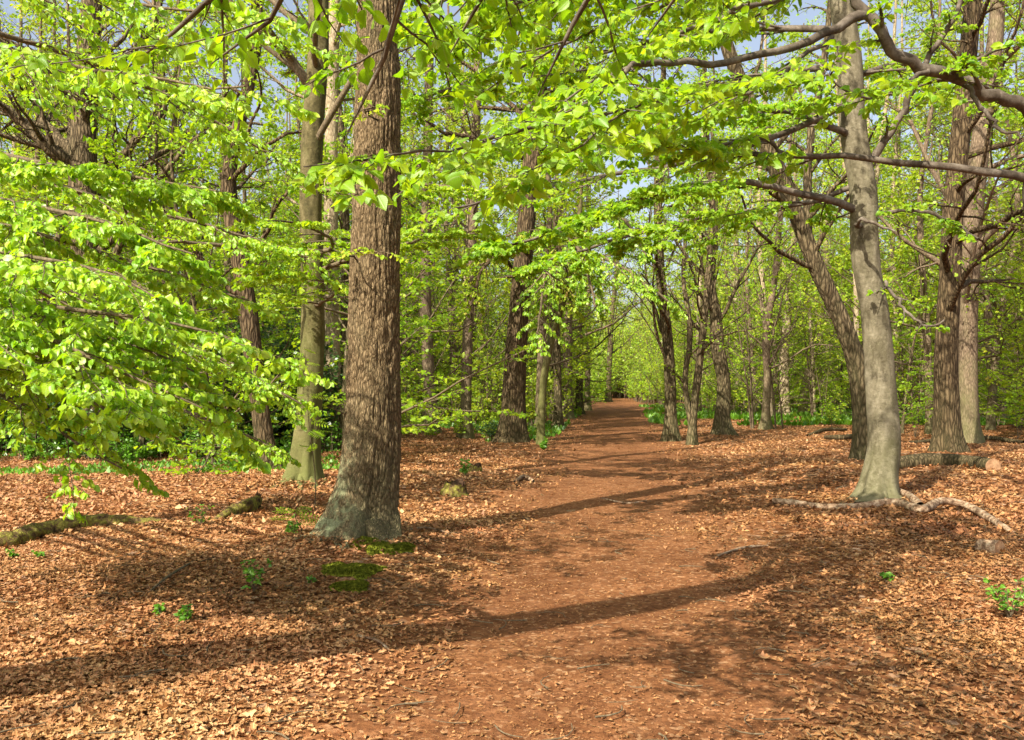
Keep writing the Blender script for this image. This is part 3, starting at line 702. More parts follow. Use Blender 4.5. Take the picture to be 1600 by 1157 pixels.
# --- mid-distance trees read off the photograph
tree('beech_tree', 'mossy olive beech with spreading buttress roots, just left of the thick oak', 'tree',
     [(474, 768, 13.2, 46), (476, 720, 13.2, 44), (482, 650, 13.2, 41), (487, 560, 13.2, 39), (489, 450, 13.2, 37), (485, 330, 13.2, 36), (489, 200, 13.2, 34), (497, 80, 13.2, 34), (500, -60, 13.2, 30)],
     17, B_MOSSY, dict(n1=16, n2=6, n3=6, leafn=5, lsize=.08, lod=2, t0=.45, len1=.33, flat=.5, up1=.0), flare=1.15, fh=.24, sides=56, n=90, seed=5, rough=.06, twigm=B_TWIG,
     branches=[
         dict(pts=[(486, 385, 13.2, 8), (400, 388, 12.4, 7), (300, 380, 11.8, 6), (210, 375, 11.3, 4)], n1=10, n2=4, leafn=5, len1=.25),
         dict(pts=[(490, 400, 13.2, 7), (520, 380, 12, 6), (470, 350, 11, 4), (410, 345, 10.5, 3)], n1=14, n2=6, leafn=9, len1=.4, n3=2),
         dict(pts=[(488, 480, 13.2, 7), (530, 450, 12, 5), (460, 430, 11, 4), (400, 430, 10.6, 3)], n1=14, n2=6, leafn=9, len1=.4, n3=2),
         dict(pts=[(480, 130, 13.2, 16), (430, 60, 13, 12), (380, 20, 12.8, 9), (300, -40, 12.5, 6)], n1=12, n2=5, leafn=6, len1=.3),
         dict(pts=[(488, 300, 13.2, 9), (560, 290, 12.8, 7), (680, 290, 12.4, 5), (760, 300, 12.2, 3)], n1=20, n2=6, leafn=9, len1=.35, n3=1),
         dict(pts=[(488, 430, 13.2, 8), (560, 400, 13, 6), (680, 370, 12.8, 4), (760, 360, 12.6, 3)], n1=18, n2=6, leafn=8, len1=.3, n3=1),
     ])
tree('oak_tree', 'dark oak with heavy forked limbs reaching the left edge, behind the bright left leaves', 'tree',
     [(152, 712, 19.5, 46), (150, 650, 19.5, 40), (142, 550, 19.5, 42), (136, 450, 19.5, 42), (131, 330, 19.5, 45), (130, 240, 19.5, 42), (134, 150, 19.5, 38), (140, 50, 19.5, 34), (148, -60, 19.5, 28)],
     16, B_OAK2, dict(n1=16, n2=7, n3=6, leafn=2, lsize=.08, lod=2, t0=.4, len1=.35, wig=.28), flare=.5, sides=30, seed=6, leafm=M_YOUNG,
     branches=[
         dict(pts=[(128, 262, 19.5, 26), (100, 250, 19.3, 24), (70, 225, 19, 20), (40, 195, 19, 16), (0, 165, 18.8, 14), (-60, 120, 18.5, 8)], n1=12, n2=6, leafn=1, len1=.5, flat=.1, droop=.03),
         dict(pts=[(128, 250, 19.5, 20), (90, 215, 19.8, 17), (65, 185, 20, 14), (50, 130, 20, 10), (0, 60, 20, 7)], n1=12, n2=6, leafn=1, len1=.5, flat=.1, droop=.03),
         dict(pts=[(150, 265, 19.5, 18), (185, 255, 19.2, 15), (215, 215, 19, 12), (250, 180, 19, 9), (270, 120, 19, 6)], n1=12, n2=6, leafn=1, len1=.5, flat=.1, droop=.03),
         dict(pts=[(140, 150, 19.5, 14), (190, 100, 19.2, 10), (240, 40, 19, 8), (260, -40, 19, 5)], n1=10, n2=6, leafn=1, len1=.5, flat=.1, droop=.03),
     ])
tree('oak_tree', 'dark crooked trunk leaning left between the heavy limbed oak and the mossy beech', 'tree',
     [(424, 738, 16.1, 32), (412, 680, 16.1, 29), (400, 590, 16.1, 30), (388, 490, 16.1, 30), (372, 390, 16.1, 28), (358, 310, 16.1, 26), (362, 240, 16.1, 22), (385, 150, 16.1, 20), (402, 50, 16.1, 18), (400, -60, 16.1, 15)],
     13, B_RED, dict(n1=14, n2=6, n3=5, leafn=3, lsize=.075, lod=2, t0=.4, len1=.3, wig=.25), sides=24, seed=7)
tree('pine_tree', 'straight reddish trunk standing close behind the thick oak on its left', 'tree',
     [(520, 695, 23, 32), (521, 640, 23, 26), (519, 500, 23, 24), (517, 300, 23, 22), (520, 100, 23, 20)], 20, B_PALE, dict(n1=14, n2=6, n3=5, leafn=3, lsize=.09, lod=2, t0=.45, len1=.25), seed=13, leafm=M_YOUNG)
tree('ash_tree', 'slim mossy pale trunk behind the dark holly, left of the crooked trunk', 'tree',
     [(276, 655, 34, 26), (275, 600, 34, 20), (273, 450, 34, 18), (250, 200, 34, 18), (245, 0, 34, 16)], 20, B_SLIM, dict(n1=18, n2=6, n3=5, leafn=2, lsize=.1, lod=2, t0=.4, len1=.3, wig=.25), seed=14, leafm=M_YOUNG)
tree('ash_tree', 'straight lichen grey trunk, first one to the right of the thick oak', 'tree',
     [(674, 668, 29, 30), (672, 620, 29, 21), (668, 540, 29, 19), (665, 440, 29, 18), (668, 250, 29, 16), (672, 50, 29, 14)], 19, B_SLIM, dict(n1=14, n2=6, n3=5, leafn=4, lsize=.1, lod=2, t0=.45, len1=.25), seed=15, leafm=M_YOUNG)
tree('ash_tree', 'slender olive brown trunk, second one to the right of the thick oak', 'tree',
     [(727, 682, 27, 24), (728, 640, 27, 18), (730, 540, 27, 17), (735, 430, 27, 16), (742, 250, 27, 14), (748, 50, 27, 12)], 17, B_SLIM, dict(n1=14, n2=6, n3=5, leafn=4, lsize=.1, lod=2, t0=.45, len1=.25), seed=16, leafm=M_YOUNG)
tree('oak_tree', 'broad dark reddish oak left of the path with ivy round its foot', 'tree',
     [(800, 690, 24.6, 48), (802, 650, 24.6, 41), (804, 590, 24.6, 38), (810, 500, 24.6, 34), (818, 400, 24.6, 31), (828, 280, 24.6, 29), (836, 190, 24.6, 30), (848, 80, 24.6, 26), (856, -40, 24.6, 20)],
     20, B_RED, dict(n1=18, n2=6, n3=6, leafn=4, lsize=.09, lod=2, t0=.5, len1=.3, wig=.22), seed=17, sides=30, leafm=M_YOUNG,
     branches=[dict(pts=p, n1=14, n2=6, leafn=8, lsize=.09, len1=.35, droop=-.12, flat=.3, ldroop=.9, n3=1) for p in [
         [(812, 440, 24.6, 10), (780, 400, 23.5, 8), (750, 430, 23, 5), (735, 500, 22.8, 3)],
         [(815, 400, 24.6, 10), (850, 370, 23.5, 8), (880, 400, 23, 5), (890, 480, 22.8, 3)]]])
tree('maple_tree', 'thin greenish trunk leaning right, closest to the left path edge', 'tree',
     [(845, 695, 23.3, 15), (846, 650, 23.3, 12), (850, 590, 23.3, 12), (862, 530, 23.3, 11), (880, 470, 23.3, 10), (893, 420, 23.3, 9), (905, 340, 23.3, 8)], 9, B_MOSSY, None, seed=18, leafm=M_LIME, flare=.3, twigm=B_TWIG,
     branches=[dict(pts=p, n1=16, n2=6, leafn=8, lsize=.095, len1=.38, droop=-.09, flat=.4, ldroop=.8, n3=1) for p in [
         [(893, 420, 23.3, 8), (930, 400, 22.5, 6), (990, 430, 22, 5), (1050, 475, 21.6, 3)],
         [(880, 470, 23.3, 8), (860, 420, 22.5, 6), (850, 440, 22, 5), (840, 530, 21.6, 3)],
         [(900, 380, 23.3, 8), (880, 360, 22.5, 6), (910, 400, 22, 5), (930, 480, 21.6, 3)],
         [(905, 340, 23.3, 8), (950, 330, 22.5, 6), (980, 350, 22, 5), (1010, 400, 21.6, 3)]]])
tree('ash_tree', 'dark slim trunk bending left above, first one right of the path', 'tree',
     [(1049, 690, 24.6, 27), (1048, 650, 24.6, 20), (1047, 590, 24.6, 19), (1042, 520, 24.6, 18), (1033, 440, 24.6, 16), (1028, 330, 24.6, 14), (1030, 200, 24.6, 12)], 14, B_OAK2, dict(n1=18, n2=6, n3=5, leafn=5, lsize=.09, lod=2, t0=.3, len1=.32, flat=.4, up1=.06, ang1=(22, 50)), seed=19)
tree('ash_tree', 'thin forked dark stem right of the path, between two sturdier trunks', 'tree',
     [(1080, 698, 23.5, 18), (1083, 650, 23.5, 13), (1090, 590, 23.5, 13), (1098, 520, 23.5, 12), (1106, 440, 23.5, 11), (1112, 340, 23.5, 10)], 11, B_OAK2, dict(n1=14, n2=6, n3=5, leafn=5, lsize=.09, lod=2, t0=.35, len1=.32, flat=.4, up1=.06, ang1=(22, 50)), seed=20, flare=.4,
     branches=[dict(pts=[(1081, 670, 23.5, 11), (1070, 600, 23.5, 9), (1078, 520, 23.6, 9), (1068, 430, 23.8, 7), (1075, 330, 24, 5)], n1=8, n2=5, leafn=5, len1=.2)])
tree('ash_tree', 'dark wavy trunk with a swollen foot, third one right of the path', 'tree',
     [(1131, 684, 26.4, 36), (1129, 655, 26.4, 25), (1131, 600, 26.4, 22), (1121, 540, 26.4, 23), (1118, 490, 26.4, 19), (1110, 440, 26.4, 16), (1116, 330, 26.4, 14)], 13, B_OAK2, dict(n1=16, n2=6, n3=5, leafn=5, lsize=.09, lod=2, t0=.35, len1=.32, flat=.4, up1=.06, ang1=(22, 50)), seed=22)
tree('ash_tree', 'slim brown trunk on a small root mound left of the pale birches', 'tree',
     [(1197, 672, 31, 22), (1197, 645, 31, 13), (1199, 590, 31, 12), (1197, 520, 31, 11), (1210, 440, 31, 10)], 14, B_SLIM, dict(n1=14, n2=6, n3=5, leafn=5, lsize=.1, lod=2, t0=.3, len1=.32, flat=.4, up1=.06, ang1=(22, 50)), seed=23)
tree('birch_tree', 'palest cream trunk, upright, right of the bluebell patch', 'tree',
     [(1226, 650, 42, 22), (1226, 620, 42, 16), (1225, 560, 42, 15), (1230, 500, 42, 13), (1238, 400, 42, 10)], 16, B_PALE, dict(n1=14, n2=6, n3=5, leafn=5, lsize=.12, lod=2, t0=.4, len1=.3), seed=24, leafm=M_YOUNG)
tree('birch_tree', 'pale trunk leaning right beside the palest cream trunk', 'tree',
     [(1254, 645, 44, 18), (1258, 610, 44, 13), (1268, 560, 44, 12), (1282, 500, 44, 11), (1290, 420, 44, 9)], 15, B_PALE, dict(n1=14, n2=6, n3=5, leafn=5, lsize=.12, lod=2, t0=.4, len1=.3), seed=25, leafm=M_YOUNG)
tree('birch_tree', 'pale straight trunk above the bluebells, left of the root mound', 'tree',
     [(1157, 632, 55, 20), (1156, 600, 55, 14), (1152, 520, 55, 13), (1150, 440, 55, 11)], 17, B_PALE, dict(n1=14, n2=6, n3=5, leafn=4, lsize=.13, lod=2, t0=.4, len1=.3), seed=26, leafm=M_YOUNG)
tree('oak_tree', 'big brown tree leaning left over the path, its foot hidden by the grey beech', 'tree',
     [(1352, 728, 17.3, 40), (1350, 690, 17.3, 34), (1346, 620, 17.3, 32), (1336, 560, 17.3, 31), (1310, 490, 17.3, 28), (1275, 415, 17.3, 27), (1240, 325, 17.3, 25), (1212, 260, 17.3, 28), (1175, 170, 17.3, 24), (1142, 90, 17.3, 22), (1115, 0, 17.3, 18)],
     15, B_OAK2, dict(n1=14, n2=6, n3=5, leafn=5, lsize=.085, lod=2, t0=.4, len1=.25, flat=.5, up1=.03), seed=27, sides=30,
     branches=[dict(pts=[(1262, 385, 17.3, 16), (1262, 300, 17.5, 14), (1268, 200, 17.6, 12), (1290, 80, 17.8, 10), (1300, -50, 18, 7)], n1=12, n2=6, leafn=4, len1=.3, flat=.2),
               dict(pts=[(1240, 325, 17.3, 12), (1180, 290, 17, 9), (1100, 300, 16.6, 6), (1030, 330, 16.3, 3)], n1=14, n2=6, leafn=8, len1=.3)])
tree('oak_tree', 'tall dark red brown oak near the right edge, front one of the touching pair', 'tree',
     [(1482, 716, 19.1, 46), (1480, 670, 19.1, 39), (1478, 560, 19.1, 36), (1484, 440, 19.1, 33), (1490, 320, 19.1, 31), (1502, 200, 19.1, 30), (1512, 90, 19.1, 28), (1522, -20, 19.1, 24)],
     18, B_RED, dict(n1=18, n2=6, n3=6, leafn=6, lsize=.085, lod=2, t0=.3, len1=.33, flat=.5, up1=0), seed=28, sides=30)
tree('oak_tree', 'greyer oak near the right edge, rear one of the touching pair', 'tree',
     [(1513, 690, 22.5, 40), (1512, 640, 22.5, 34), (1512, 520, 22.5, 31), (1516, 400, 22.5, 32), (1530, 240, 22.5, 30), (1552, 90, 22.5, 26), (1560, -20, 22.5, 22)],
     18, B_SLIM, dict(n1=16, n2=6, n3=6, leafn=6, lsize=.09, lod=2, t0=.35, len1=.33, flat=.5, up1=0), seed=29, sides=26)
tree('ash_tree', 'smooth brown trunk at the right edge behind the touching pair of oaks', 'tree',
     [(1574, 640, 46, 24), (1572, 600, 46, 16), (1576, 540, 46, 15), (1580, 440, 46, 13)], 18, B_SLIM, dict(n1=16, n2=6, n3=5, leafn=6, lsize=.13, lod=2, t0=.3, len1=.33), seed=30)
for i, (x, by, w, y2, lab) in enumerate([
    (872, 668, 14, -6, 'brown trunk in the row left of the path, nearest of that row'),
    (886, 655, 17, 4, 'thicker mossy trunk in the row left of the path, second from its near end'),
    (905, 648, 12, 6, 'thin straight trunk in the row left of the path, third from its near end'),
    (918, 642, 10, 2, 'fine trunk in the row left of the path, fourth from its near end'),
    (951, 628, 9, 14, 'forked grey tree at the far left corner of the path end')]):
    Yd = 2218 / (by - 600)
    tree('ash_tree', lab, 'tree', [(x, by, Yd, w * 1.4), (x, by - 25, Yd, w), (x + y2 * .3, by - 120, Yd, w * .9), (x + y2, by - 220, Yd, w * .75)], 15 + i, B_SLIM if i % 2 else B_OAK2,
         dict(n1=14, n2=6, n3=5, leafn=4, lsize=.12, lod=2, t0=.35, len1=.3), seed=60 + i, leafm=M_YOUNG)

# --- trees outside the picture on the sunny side, their crowns dapple the floor
for i, (x, y, h, r, lf, dens, bk, lm) in enumerate([
        (-16, 5, 15, .22, 3, 12, B_OAK2, M_YOUNG), (-4.5, -7.5, 15, .2, 6, 14, B_BEECH, M_BEECH), (-11, -7, 16, .22, 1, 9, B_OAK2, M_YOUNG),
        (-1.0, -4.2, 15, .2, 6, 15, B_BEECH, M_BEECH), (5.5, -3.5, 14, .18, 7, 14, B_BEECH, M_BEECH), (9.5, 3.5, 14, .2, 4, 14, B_SLIM, M_BEECH)]):
    z = float(gh(x, y)); foot = np.array([x, y, z])
    rt = root('beech_tree' if lm is M_BEECH else 'oak_tree', foot, ['oak beyond the left edge, level with the viewpoint', 'beech behind and left of the viewpoint', 'oak far behind and left of the viewpoint',
              'beech straight behind the viewpoint', 'beech behind and right of the viewpoint', 'beech beyond the right edge, level with the foreground'][i], 'tree')
    gt = Geo(); pts = foot + np.array([[0, 0, -.15], [.05, .05, .8], [.1, -.1, h * .3], [-.1, .1, h * .6], [0, 0, h]])
    P, R = trunk_tube(gt, pts, np.array([r, r * .95, r * .8, r * .55, .03]), 36, 20, .5, .3, 5, 70 + i)
    link('trunk', gt.mesh('trunk', bk, offset=foot), rt)
    gb, gl = Geo(), Geo()
    limbs_geo(P, R, gb, gl, dens, 5, 5, lf, .075, 2, t0=.45, len1=.36, flat=.4)
    link('branches', gb.mesh('branches', bk, offset=foot), rt); link('crown', gl.mesh('crown', lm, offset=foot), rt)

# --- background forest: prototypes then copies
TAKEN = [(-1.5, 8.9), (4.7, 11.4), (-3, 13.2), (-9.4, 19.5), (-4.4, 16), (-4.6, 23), (-2.6, 29), (-1.4, 27), (0, 24.6), (.8, 23.3), (4.4, 24.6), (5, 23.5), (6.2, 26.4), (6.8, 17.3), (9.4, 19.1), (11.5, 22.5), (3.75, 6.2)]
def make_proto(kind, seed):
    global RNG
    RNG = np.random.default_rng(seed)
    bark, lm, leafn, n1, r, H, wig = {
        'slim': (B_SLIM, M_YOUNG, 5, 28, .13, 15, .2), 'dark': (B_OAK2, M_BEECH, 5, 28, .17, 16, .22),
        'pale': (B_PALE, M_YOUNG, 5, 28, .14, 17, .18), 'bare': (B_SLIM, M_YOUNG, 1, 36, .16, 17, .26)}[kind]
    gt = Geo()
    a = RNG.normal(size=(2,)) * .35; b = a + RNG.normal(size=(2,)) * .5
    pts = np.array([[0, 0, -.2], [0, 0, .5], [a[0] * .3, a[1] * .3, H * .2], [a[0], a[1], H * .45], [b[0], b[1], H * .72], [b[0] * 1.2, b[1] * 1.2, H]])
    P, R = trunk_tube(gt, pts, np.array([r, r * .95, r * .8, r * .62, r * .4, .02]), 30, 14, .5, .3, 5, seed)
    rt = root({'slim': 'ash_tree', 'dark': 'beech_tree', 'pale': 'birch_tree', 'bare': 'oak_tree'}[kind], (0, 0, 0), 'x', 'tree')
    gb, gl = Geo(), Geo()
    limbs_geo(P, R, gb, gl, n1, 7, 6, leafn, .12, 2, t0=.27, len1=.25, flat=.35, wig=wig, sides=3, ang1=(40, 80))
    link('trunk', gt.mesh('trunk', bark), rt)
    link('branches', gb.mesh('branches', B_TWIG), rt); link('crown', gl.mesh('crown', lm), rt)
    return rt
PROTO = {k: [make_proto(k, 100 + 10 * i + j) for j in range(2)] for i, k in enumerate(['slim', 'dark', 'pale', 'bare'])}
RNG = np.random.default_rng(77)
LBL = {'slim': 'slim brown trunk with fresh yellow green leaves', 'dark': 'dark trunk with bright green leaves', 'pale': 'pale trunk with thin fresh leaves', 'bare': 'trunk with almost bare brown twigs'}
placed = list(TAKEN); used = set(); ntree = 0
tries = 0
while ntree < 265 and tries < 12000:
    tries += 1
    y = 20 * (120 / 20) ** (RNG.random() ** .8)
    x = RNG.uniform(-1, 1) * (y * .66 + 2)
    px = x / y * F + CX
    hw = 2.3 if y < 55 else (11.5 if x < path_c(y) and y > 66 else 3.2)
    if abs(x - path_c(y)) < hw: continue
    if y < 27 and 560 < px < 1420: continue
    if y < 24 and px > 430: continue
    if y < 36 and 1000 < px < 1330: continue
    md = 1.5 + y * .012
    if any((x - q[0]) ** 2 + (y - q[1]) ** 2 < md * md for q in placed): continue
    placed.append((x, y))
    side = 'left' if x < path_c(y) else 'right'
    k = RNG.choice(['slim', 'dark', 'pale', 'bare'], p=[.34, .26, .16, .24] if side == 'left' else [.34, .22, .28, .16])
    j = int(RNG.integers(2))
    lab = f'{LBL[k]}, deep in the wood {side} of the path'
    grp = f'{ {"slim": "slim brown", "dark": "dark", "pale": "pale", "bare": "almost bare"}[k] } background trees {side} of the path'
    loc = (float(x), float(y), float(gh(x, y))); rz = RNG.uniform(0, 6.28); s = RNG.uniform(.75, 1.25)
    P_ = PROTO[k][j]
    if (k, j) not in used:
        used.add((k, j)); P_.location = loc; P_.rotation_euler = (0, 0, rz); P_.scale = (s, s, s); P_['label'] = lab; P_['group'] = grp
    else:
        copy_thing(P_, loc, rz, s, lab, grp)
    ntree += 1

# --- young understory beeches
def young_proto(seed):
    global RNG
    RNG = np.random.default_rng(seed)
    H = 7.5; a = RNG.normal(size=2) * .4
    gt = Geo(); P, R = trunk_tube(gt, np.array([[0, 0, -.15], [0, 0, .4], [a[0] * .4, a[1] * .4, 2.5], [a[0], a[1], 5], [a[0] * 1.4, a[1] * .6, H]]), np.array([.06, .055, .045, .03, .008]), 24, 10, .3, .2, 5, seed)
    rt = root('young_beech', (0, 0, 0), 'x', 'tree'); gb, gl = Geo(), Geo()
    P1, R1 = spawn(P[None], R[None], 26, .14, .97, (55, 88), .42, 7, .12, .02, 0, .5, rmin=.006); tubes(gb, P1, R1, 4)
    P2, R2 = spawn(P1, R1, 9, .12, .98, (30, 60), .36, 5, .1, -.01, .85, .5, True, rmin=.004); tubes(gb, P2, R2, 3)
    P3, R3 = spawn(P2, R2, 3, .2, .95, (30, 60), .5, 4, .1, -.01, .85, .5, True, rmin=.003); tubes(gb, P3, R3, 3)
    twig_leaves(gl, P2, 9, .085, 2, .1, .25); twig_leaves(gl, P3, 6, .085, 2, .1, .25)
    link('trunk', gt.mesh('trunk', B_OAK2), rt); link('branches', gb.mesh('branches', B_TWIG), rt); link('crown', gl.mesh('crown', M_BEECH), rt)
    return rt
YP = [young_proto(300 + i) for i in range(3)]; RNG = np.random.default_rng(55)
spots = []; usedy = set(); tries = 0
while len(spots) < 84 and tries < 9000:
    tries += 1
    y = 17.5 * (75 / 17.5) ** RNG.random(); x = RNG.uniform(-1, 1) * (y * .62 + 1)
    if len(spots) < 12: y = RNG.uniform(19, 30); x = RNG.uniform(-.58, -.25) * y
    px = x / y * F + CX
    if abs(x - path_c(y)) < 2.6 + .9 * (y < 40): continue
    if y < 27 and 1000 < px < 1180: continue
    if y < 36 and 560 < px < 950: continue
    if y < 40 and 950 < px < 1340: continue
    if px > 1340 and y < 26: continue
    if any((x - q[0]) ** 2 + (y - q[1]) ** 2 < 5 for q in spots) or any((x - q[0]) ** 2 + (y - q[1]) ** 2 < .6 for q in placed): continue
    spots.append((x, y)); side = 'left' if x < path_c(y) else 'right'
    lab = f'young beech with flat layers of fresh leaves under tall trees {side} of the path'; grp = f'young understory beeches {side} of the path'
    loc = (float(x), float(y), float(gh(x, y))); rz = RNG.uniform(0, 6.28); sc_ = RNG.uniform(.65, 1.35); k = int(RNG.integers(3))
    if k not in usedy:
        usedy.add(k); o = YP[k]; o.location = loc; o.rotation_euler = (0, 0, rz); o.scale = (sc_,) * 3; o['label'] = lab; o['group'] = grp
    else: copy_thing(YP[k], loc, rz, sc_, lab, grp)

# --- far wood: stems, twigs and leaves that read as one mass
def far_wood():
    g = Geo(); gl = Geo()
    n = 1200
    y = RNG.uniform(92, 170, n); x = RNG.uniform(-1, 1, n) * 125
    y = np.where(np.abs(x - 12) < 15, np.maximum(y, RNG.uniform(122, 170, n)), y)
    ht = RNG.uniform(9, 22, n)
    k = 6; t = np.linspace(0, 1, k)
    P = np.stack([x[:, None] + RNG.normal(size=(n, k)) * .3 * t, y[:, None] + 0 * t, ht[:, None] * t[None] - .3], -1)
    Rr = RNG.uniform(.06, .2, n)[:, None] * (1.1 - t)[None]
    tubes(g, P, Rr, 5)
    P1, R1 = spawn(P, Rr, 14, .12, 1, (35, 75), .26, 4, .2, .04, 0, .5, rmin=.03); tubes(g, P1, R1, 3)
    P2, R2 = spawn(P1, R1, 3, .2, 1, (30, 60), .5, 3, .2, 0, 0, .5, rmin=.018); tubes(g, P2, R2, 3)
    o = tag(link('far_wood', g.mesh('far_wood', B_TWIG)), 'hazy brown stems and twigs of the wood beyond the end of the path', 'woodland', kind='stuff')
    twig_leaves(gl, P2, 5, .34, 2, 0, .1, noise=.8)
    c = link('foliage', gl.mesh('foliage', M_YOUNG), o); c['kind'] = 'stuff'
far_wood()

# --- undergrowth
def shrub_stuff(name, label, cat, xs_, ys_, hts, leafm, nst=5, nl=6, lsize=.08, up=.25, tw=6, spread=.3):
    N = len(xs_); idx = np.repeat(np.arange(N), nst); M = len(idx)
    x = xs_[idx] + RNG.normal(size=M) * .12; y = ys_[idx] + RNG.normal(size=M) * .12; h = hts[idx] * RNG.uniform(.6, 1.1, M)
    K = 6; t = np.linspace(0, 1, K)
    dx = RNG.normal(size=M) * spread * h; dy = RNG.normal(size=M) * spread * h
    P = np.stack([x[:, None] + dx[:, None] * t ** 1.4, y[:, None] + dy[:, None] * t ** 1.4, gh(x, y)[:, None] - .03 + h[:, None] * t], -1)
    Rr = (.004 + .006 * h)[:, None] * (1.1 - t)[None]
    g = Geo(); gl = Geo()
    tubes(g, P, Rr, 3)
    P1, R1 = spawn(P, Rr, tw, .15, 1, (30, 70), .38, 4, .15, .03, .3, .6, rmin=.003); tubes(g, P1, R1, 3)
    twig_leaves(gl, P1, nl, lsize, 2, .1, .2, noise=.6)
    o = tag(link(name, g.mesh(name, B_TWIG)), label, cat, kind='stuff')
    c = link('foliage', gl.mesh('foliage', leafm), o); c['kind'] = 'stuff'
    return o
def scatter(n, ylo, yhi, cond):
    X = []; Y = []
    while len(X) < n:
        y = ylo * (yhi / ylo) ** RNG.random(); x = RNG.uniform(-1, 1) * (y * .62 + 1); px = x / y * F + CX
        if cond(x, y, px): X.append(x); Y.append(y)
    return np.array(X), np.array(Y)
x, y = scatter(1000, 24, 100, lambda x, y, px: abs(x - path_c(y)) > 2.4 and not (1000 < px < 1600 and y < 40) and not (560 < px < 1000 and y < 31))
shrub_stuff('undergrowth', 'thin green saplings and brush filling the wood floor behind the trunks', 'undergrowth', x, y, RNG.uniform(.7, 1.1, len(x)) * (.8 + y * .05), M_YOUNG, 4, 9, .13)
x, y = scatter(220, 30, 95, lambda x, y, px: abs(x - path_c(y)) > 2.6)
shrub_stuff('bare_brush', 'leafless brown saplings and twigs crowding between the background trunks', 'brush', x, y, RNG.uniform(2.5, 9, len(x)), M_YOUNG, 2, 1, .09, spread=.15, tw=16)
x, y = scatter(110, 26, 60, lambda x, y, px: x < path_c(y) - 1.8 and px > 600)
shrub_stuff('brambles', 'low green brambles along the left side of the path', 'undergrowth', x, y, RNG.uniform(.3, 1.1, len(x)), M_YOUNG, 5, 6, .08)
x, y = scatter(130, 97, 116, lambda x, y, px: 860 < px < 1110)
shrub_stuff('thicket', 'bright green thicket closing off the far end of the path', 'undergrowth', x, y, RNG.uniform(4, 11, len(x)), M_YOUNG, 6, 12, .22, tw=10)
x, y = scatter(110, 72, 99, lambda x, y, px: 1.0 + (99 - y) * .03 < abs(x - path_c(y)) < 6)
shrub_stuff('saplings', 'fresh green saplings arching in on both sides of the far path', 'undergrowth', x, y, RNG.uniform(1.5, 6, len(x)), M_BEECH, 5, 9, .16, tw=9)
# holly mass at the left
x, y = scatter(250, 19.6, 31, lambda x, y, px: px < 520 and (y > 21 or px < 380))
shrub_stuff('evergreen_scrub', 'dark evergreen scrub under the trees at the left edge', 'undergrowth', x, y, RNG.uniform(1.2, 3.4, len(x)), M_DARK, 7, 13, .12, spread=.25, tw=9)
x, y = scatter(150, 17.8, 26, lambda x, y, px: px < 540)
shrub_stuff('brambles', 'leafy brambles in front of the dark evergreen scrub', 'undergrowth', x, y, RNG.uniform(.25, 1.2, len(x)), M_IVY, 5, 8, .08)

def cover(name, label, n, cond, ylo, yhi, size, mat):
    x, y = scatter(n, ylo, yhi, cond)
    M = len(x); a = RNG.random(M) * 6.28
    g = Geo()
    D = np.stack([np.cos(a) * .6, np.sin(a) * .6, RNG.uniform(.4, 1.4, M)], -1); Nn = np.stack([np.cos(a), np.sin(a), RNG.uniform(.1, .6, M)], -1)
    leaves(g, np.stack([x, y, gh(x, y)], -1), D, Nn, size * RNG.uniform(.6, 1.3, M), 2)
    tag(link(name, g.mesh(name, mat)), label, 'ground cover', kind='stuff')
cover('bluebell_leaves', 'vivid green bluebell leaves carpeting the floor right of the path', 12000,
      lambda x, y, px: x > path_c(y) + 1.9 + .6 * math.sin(y) and px < 1600 and float(vnoise(x * .4, y * .4, 8)) > (.42 + .12 * (px > 1330)), 33, 62, .26, M_COVER)
cover('ground_ivy', 'low green ground plants fringing the wood left of the path', 3000,
      lambda x, y, px: x < path_c(y) - 1.9 and px > 620 and float(vnoise(x * .5, y * .5, 8)) > .45, 25, 60, .16, M_IVY)
cover('ground_ivy', 'patchy green plants under the trees left of the thick oak', 5200,
      lambda x, y, px: px < 530 and float(vnoise(x * .8, y * .8, 4)) > .5, 15.5, 28, .09, M_IVY)

# ------------------------------------------------------------------ things on the floor
def G(px, py):
    Y = EH * F / (py - HY); x = (px - CX) / F * Y
    return np.array([x, Y, float(gh(x, Y))])
def along(rows, n):
    L = []
    for px, py, r, lift in rows:
        p = G(px, py); L.append([p[0], p[1], p[2] + r * .45 + lift, r])
    return smooth(np.array(L), n)
def logtube(geo, q, sides=14, rough=.12, seed=0, closed=True):
    P, r = q[:, :3], q[:, 3]
    T = nrm(np.gradient(P, axis=0)); A = nrm(np.cross(T, np.array([0, 0, 1.0]))); B = np.cross(A, T)
    ang = np.arange(sides) * 2 * math.pi / sides
    K = len(P)
    rr = r[:, None] * (1 + rough * .5 * (vnoise(np.arange(K)[:, None] * 1.1 + 0 * ang[None], np.cos(ang)[None] * 4 + np.sin(ang)[None] * 5 + 0 * r[:, None], seed + 1) - .5) + rough * 1.6 * (vnoise(np.arange(K)[:, None] * .35 + 0 * ang[None], np.cos(ang)[None] * 1.5 + np.sin(ang)[None] * 2 + 0 * r[:, None], seed) - .5))
    V = P[:, None] + rr[..., None] * (np.cos(ang)[None, :, None] * A[:, None] + np.sin(ang)[None, :, None] * B[:, None])
    k = np.arange(K - 1)[:, None] * sides; s = np.arange(sides)[None]; s2 = (s + 1) % sides
    geo.add(V, np.stack([k + s, k + s2, k + sides + s2, k + sides + s], -1))
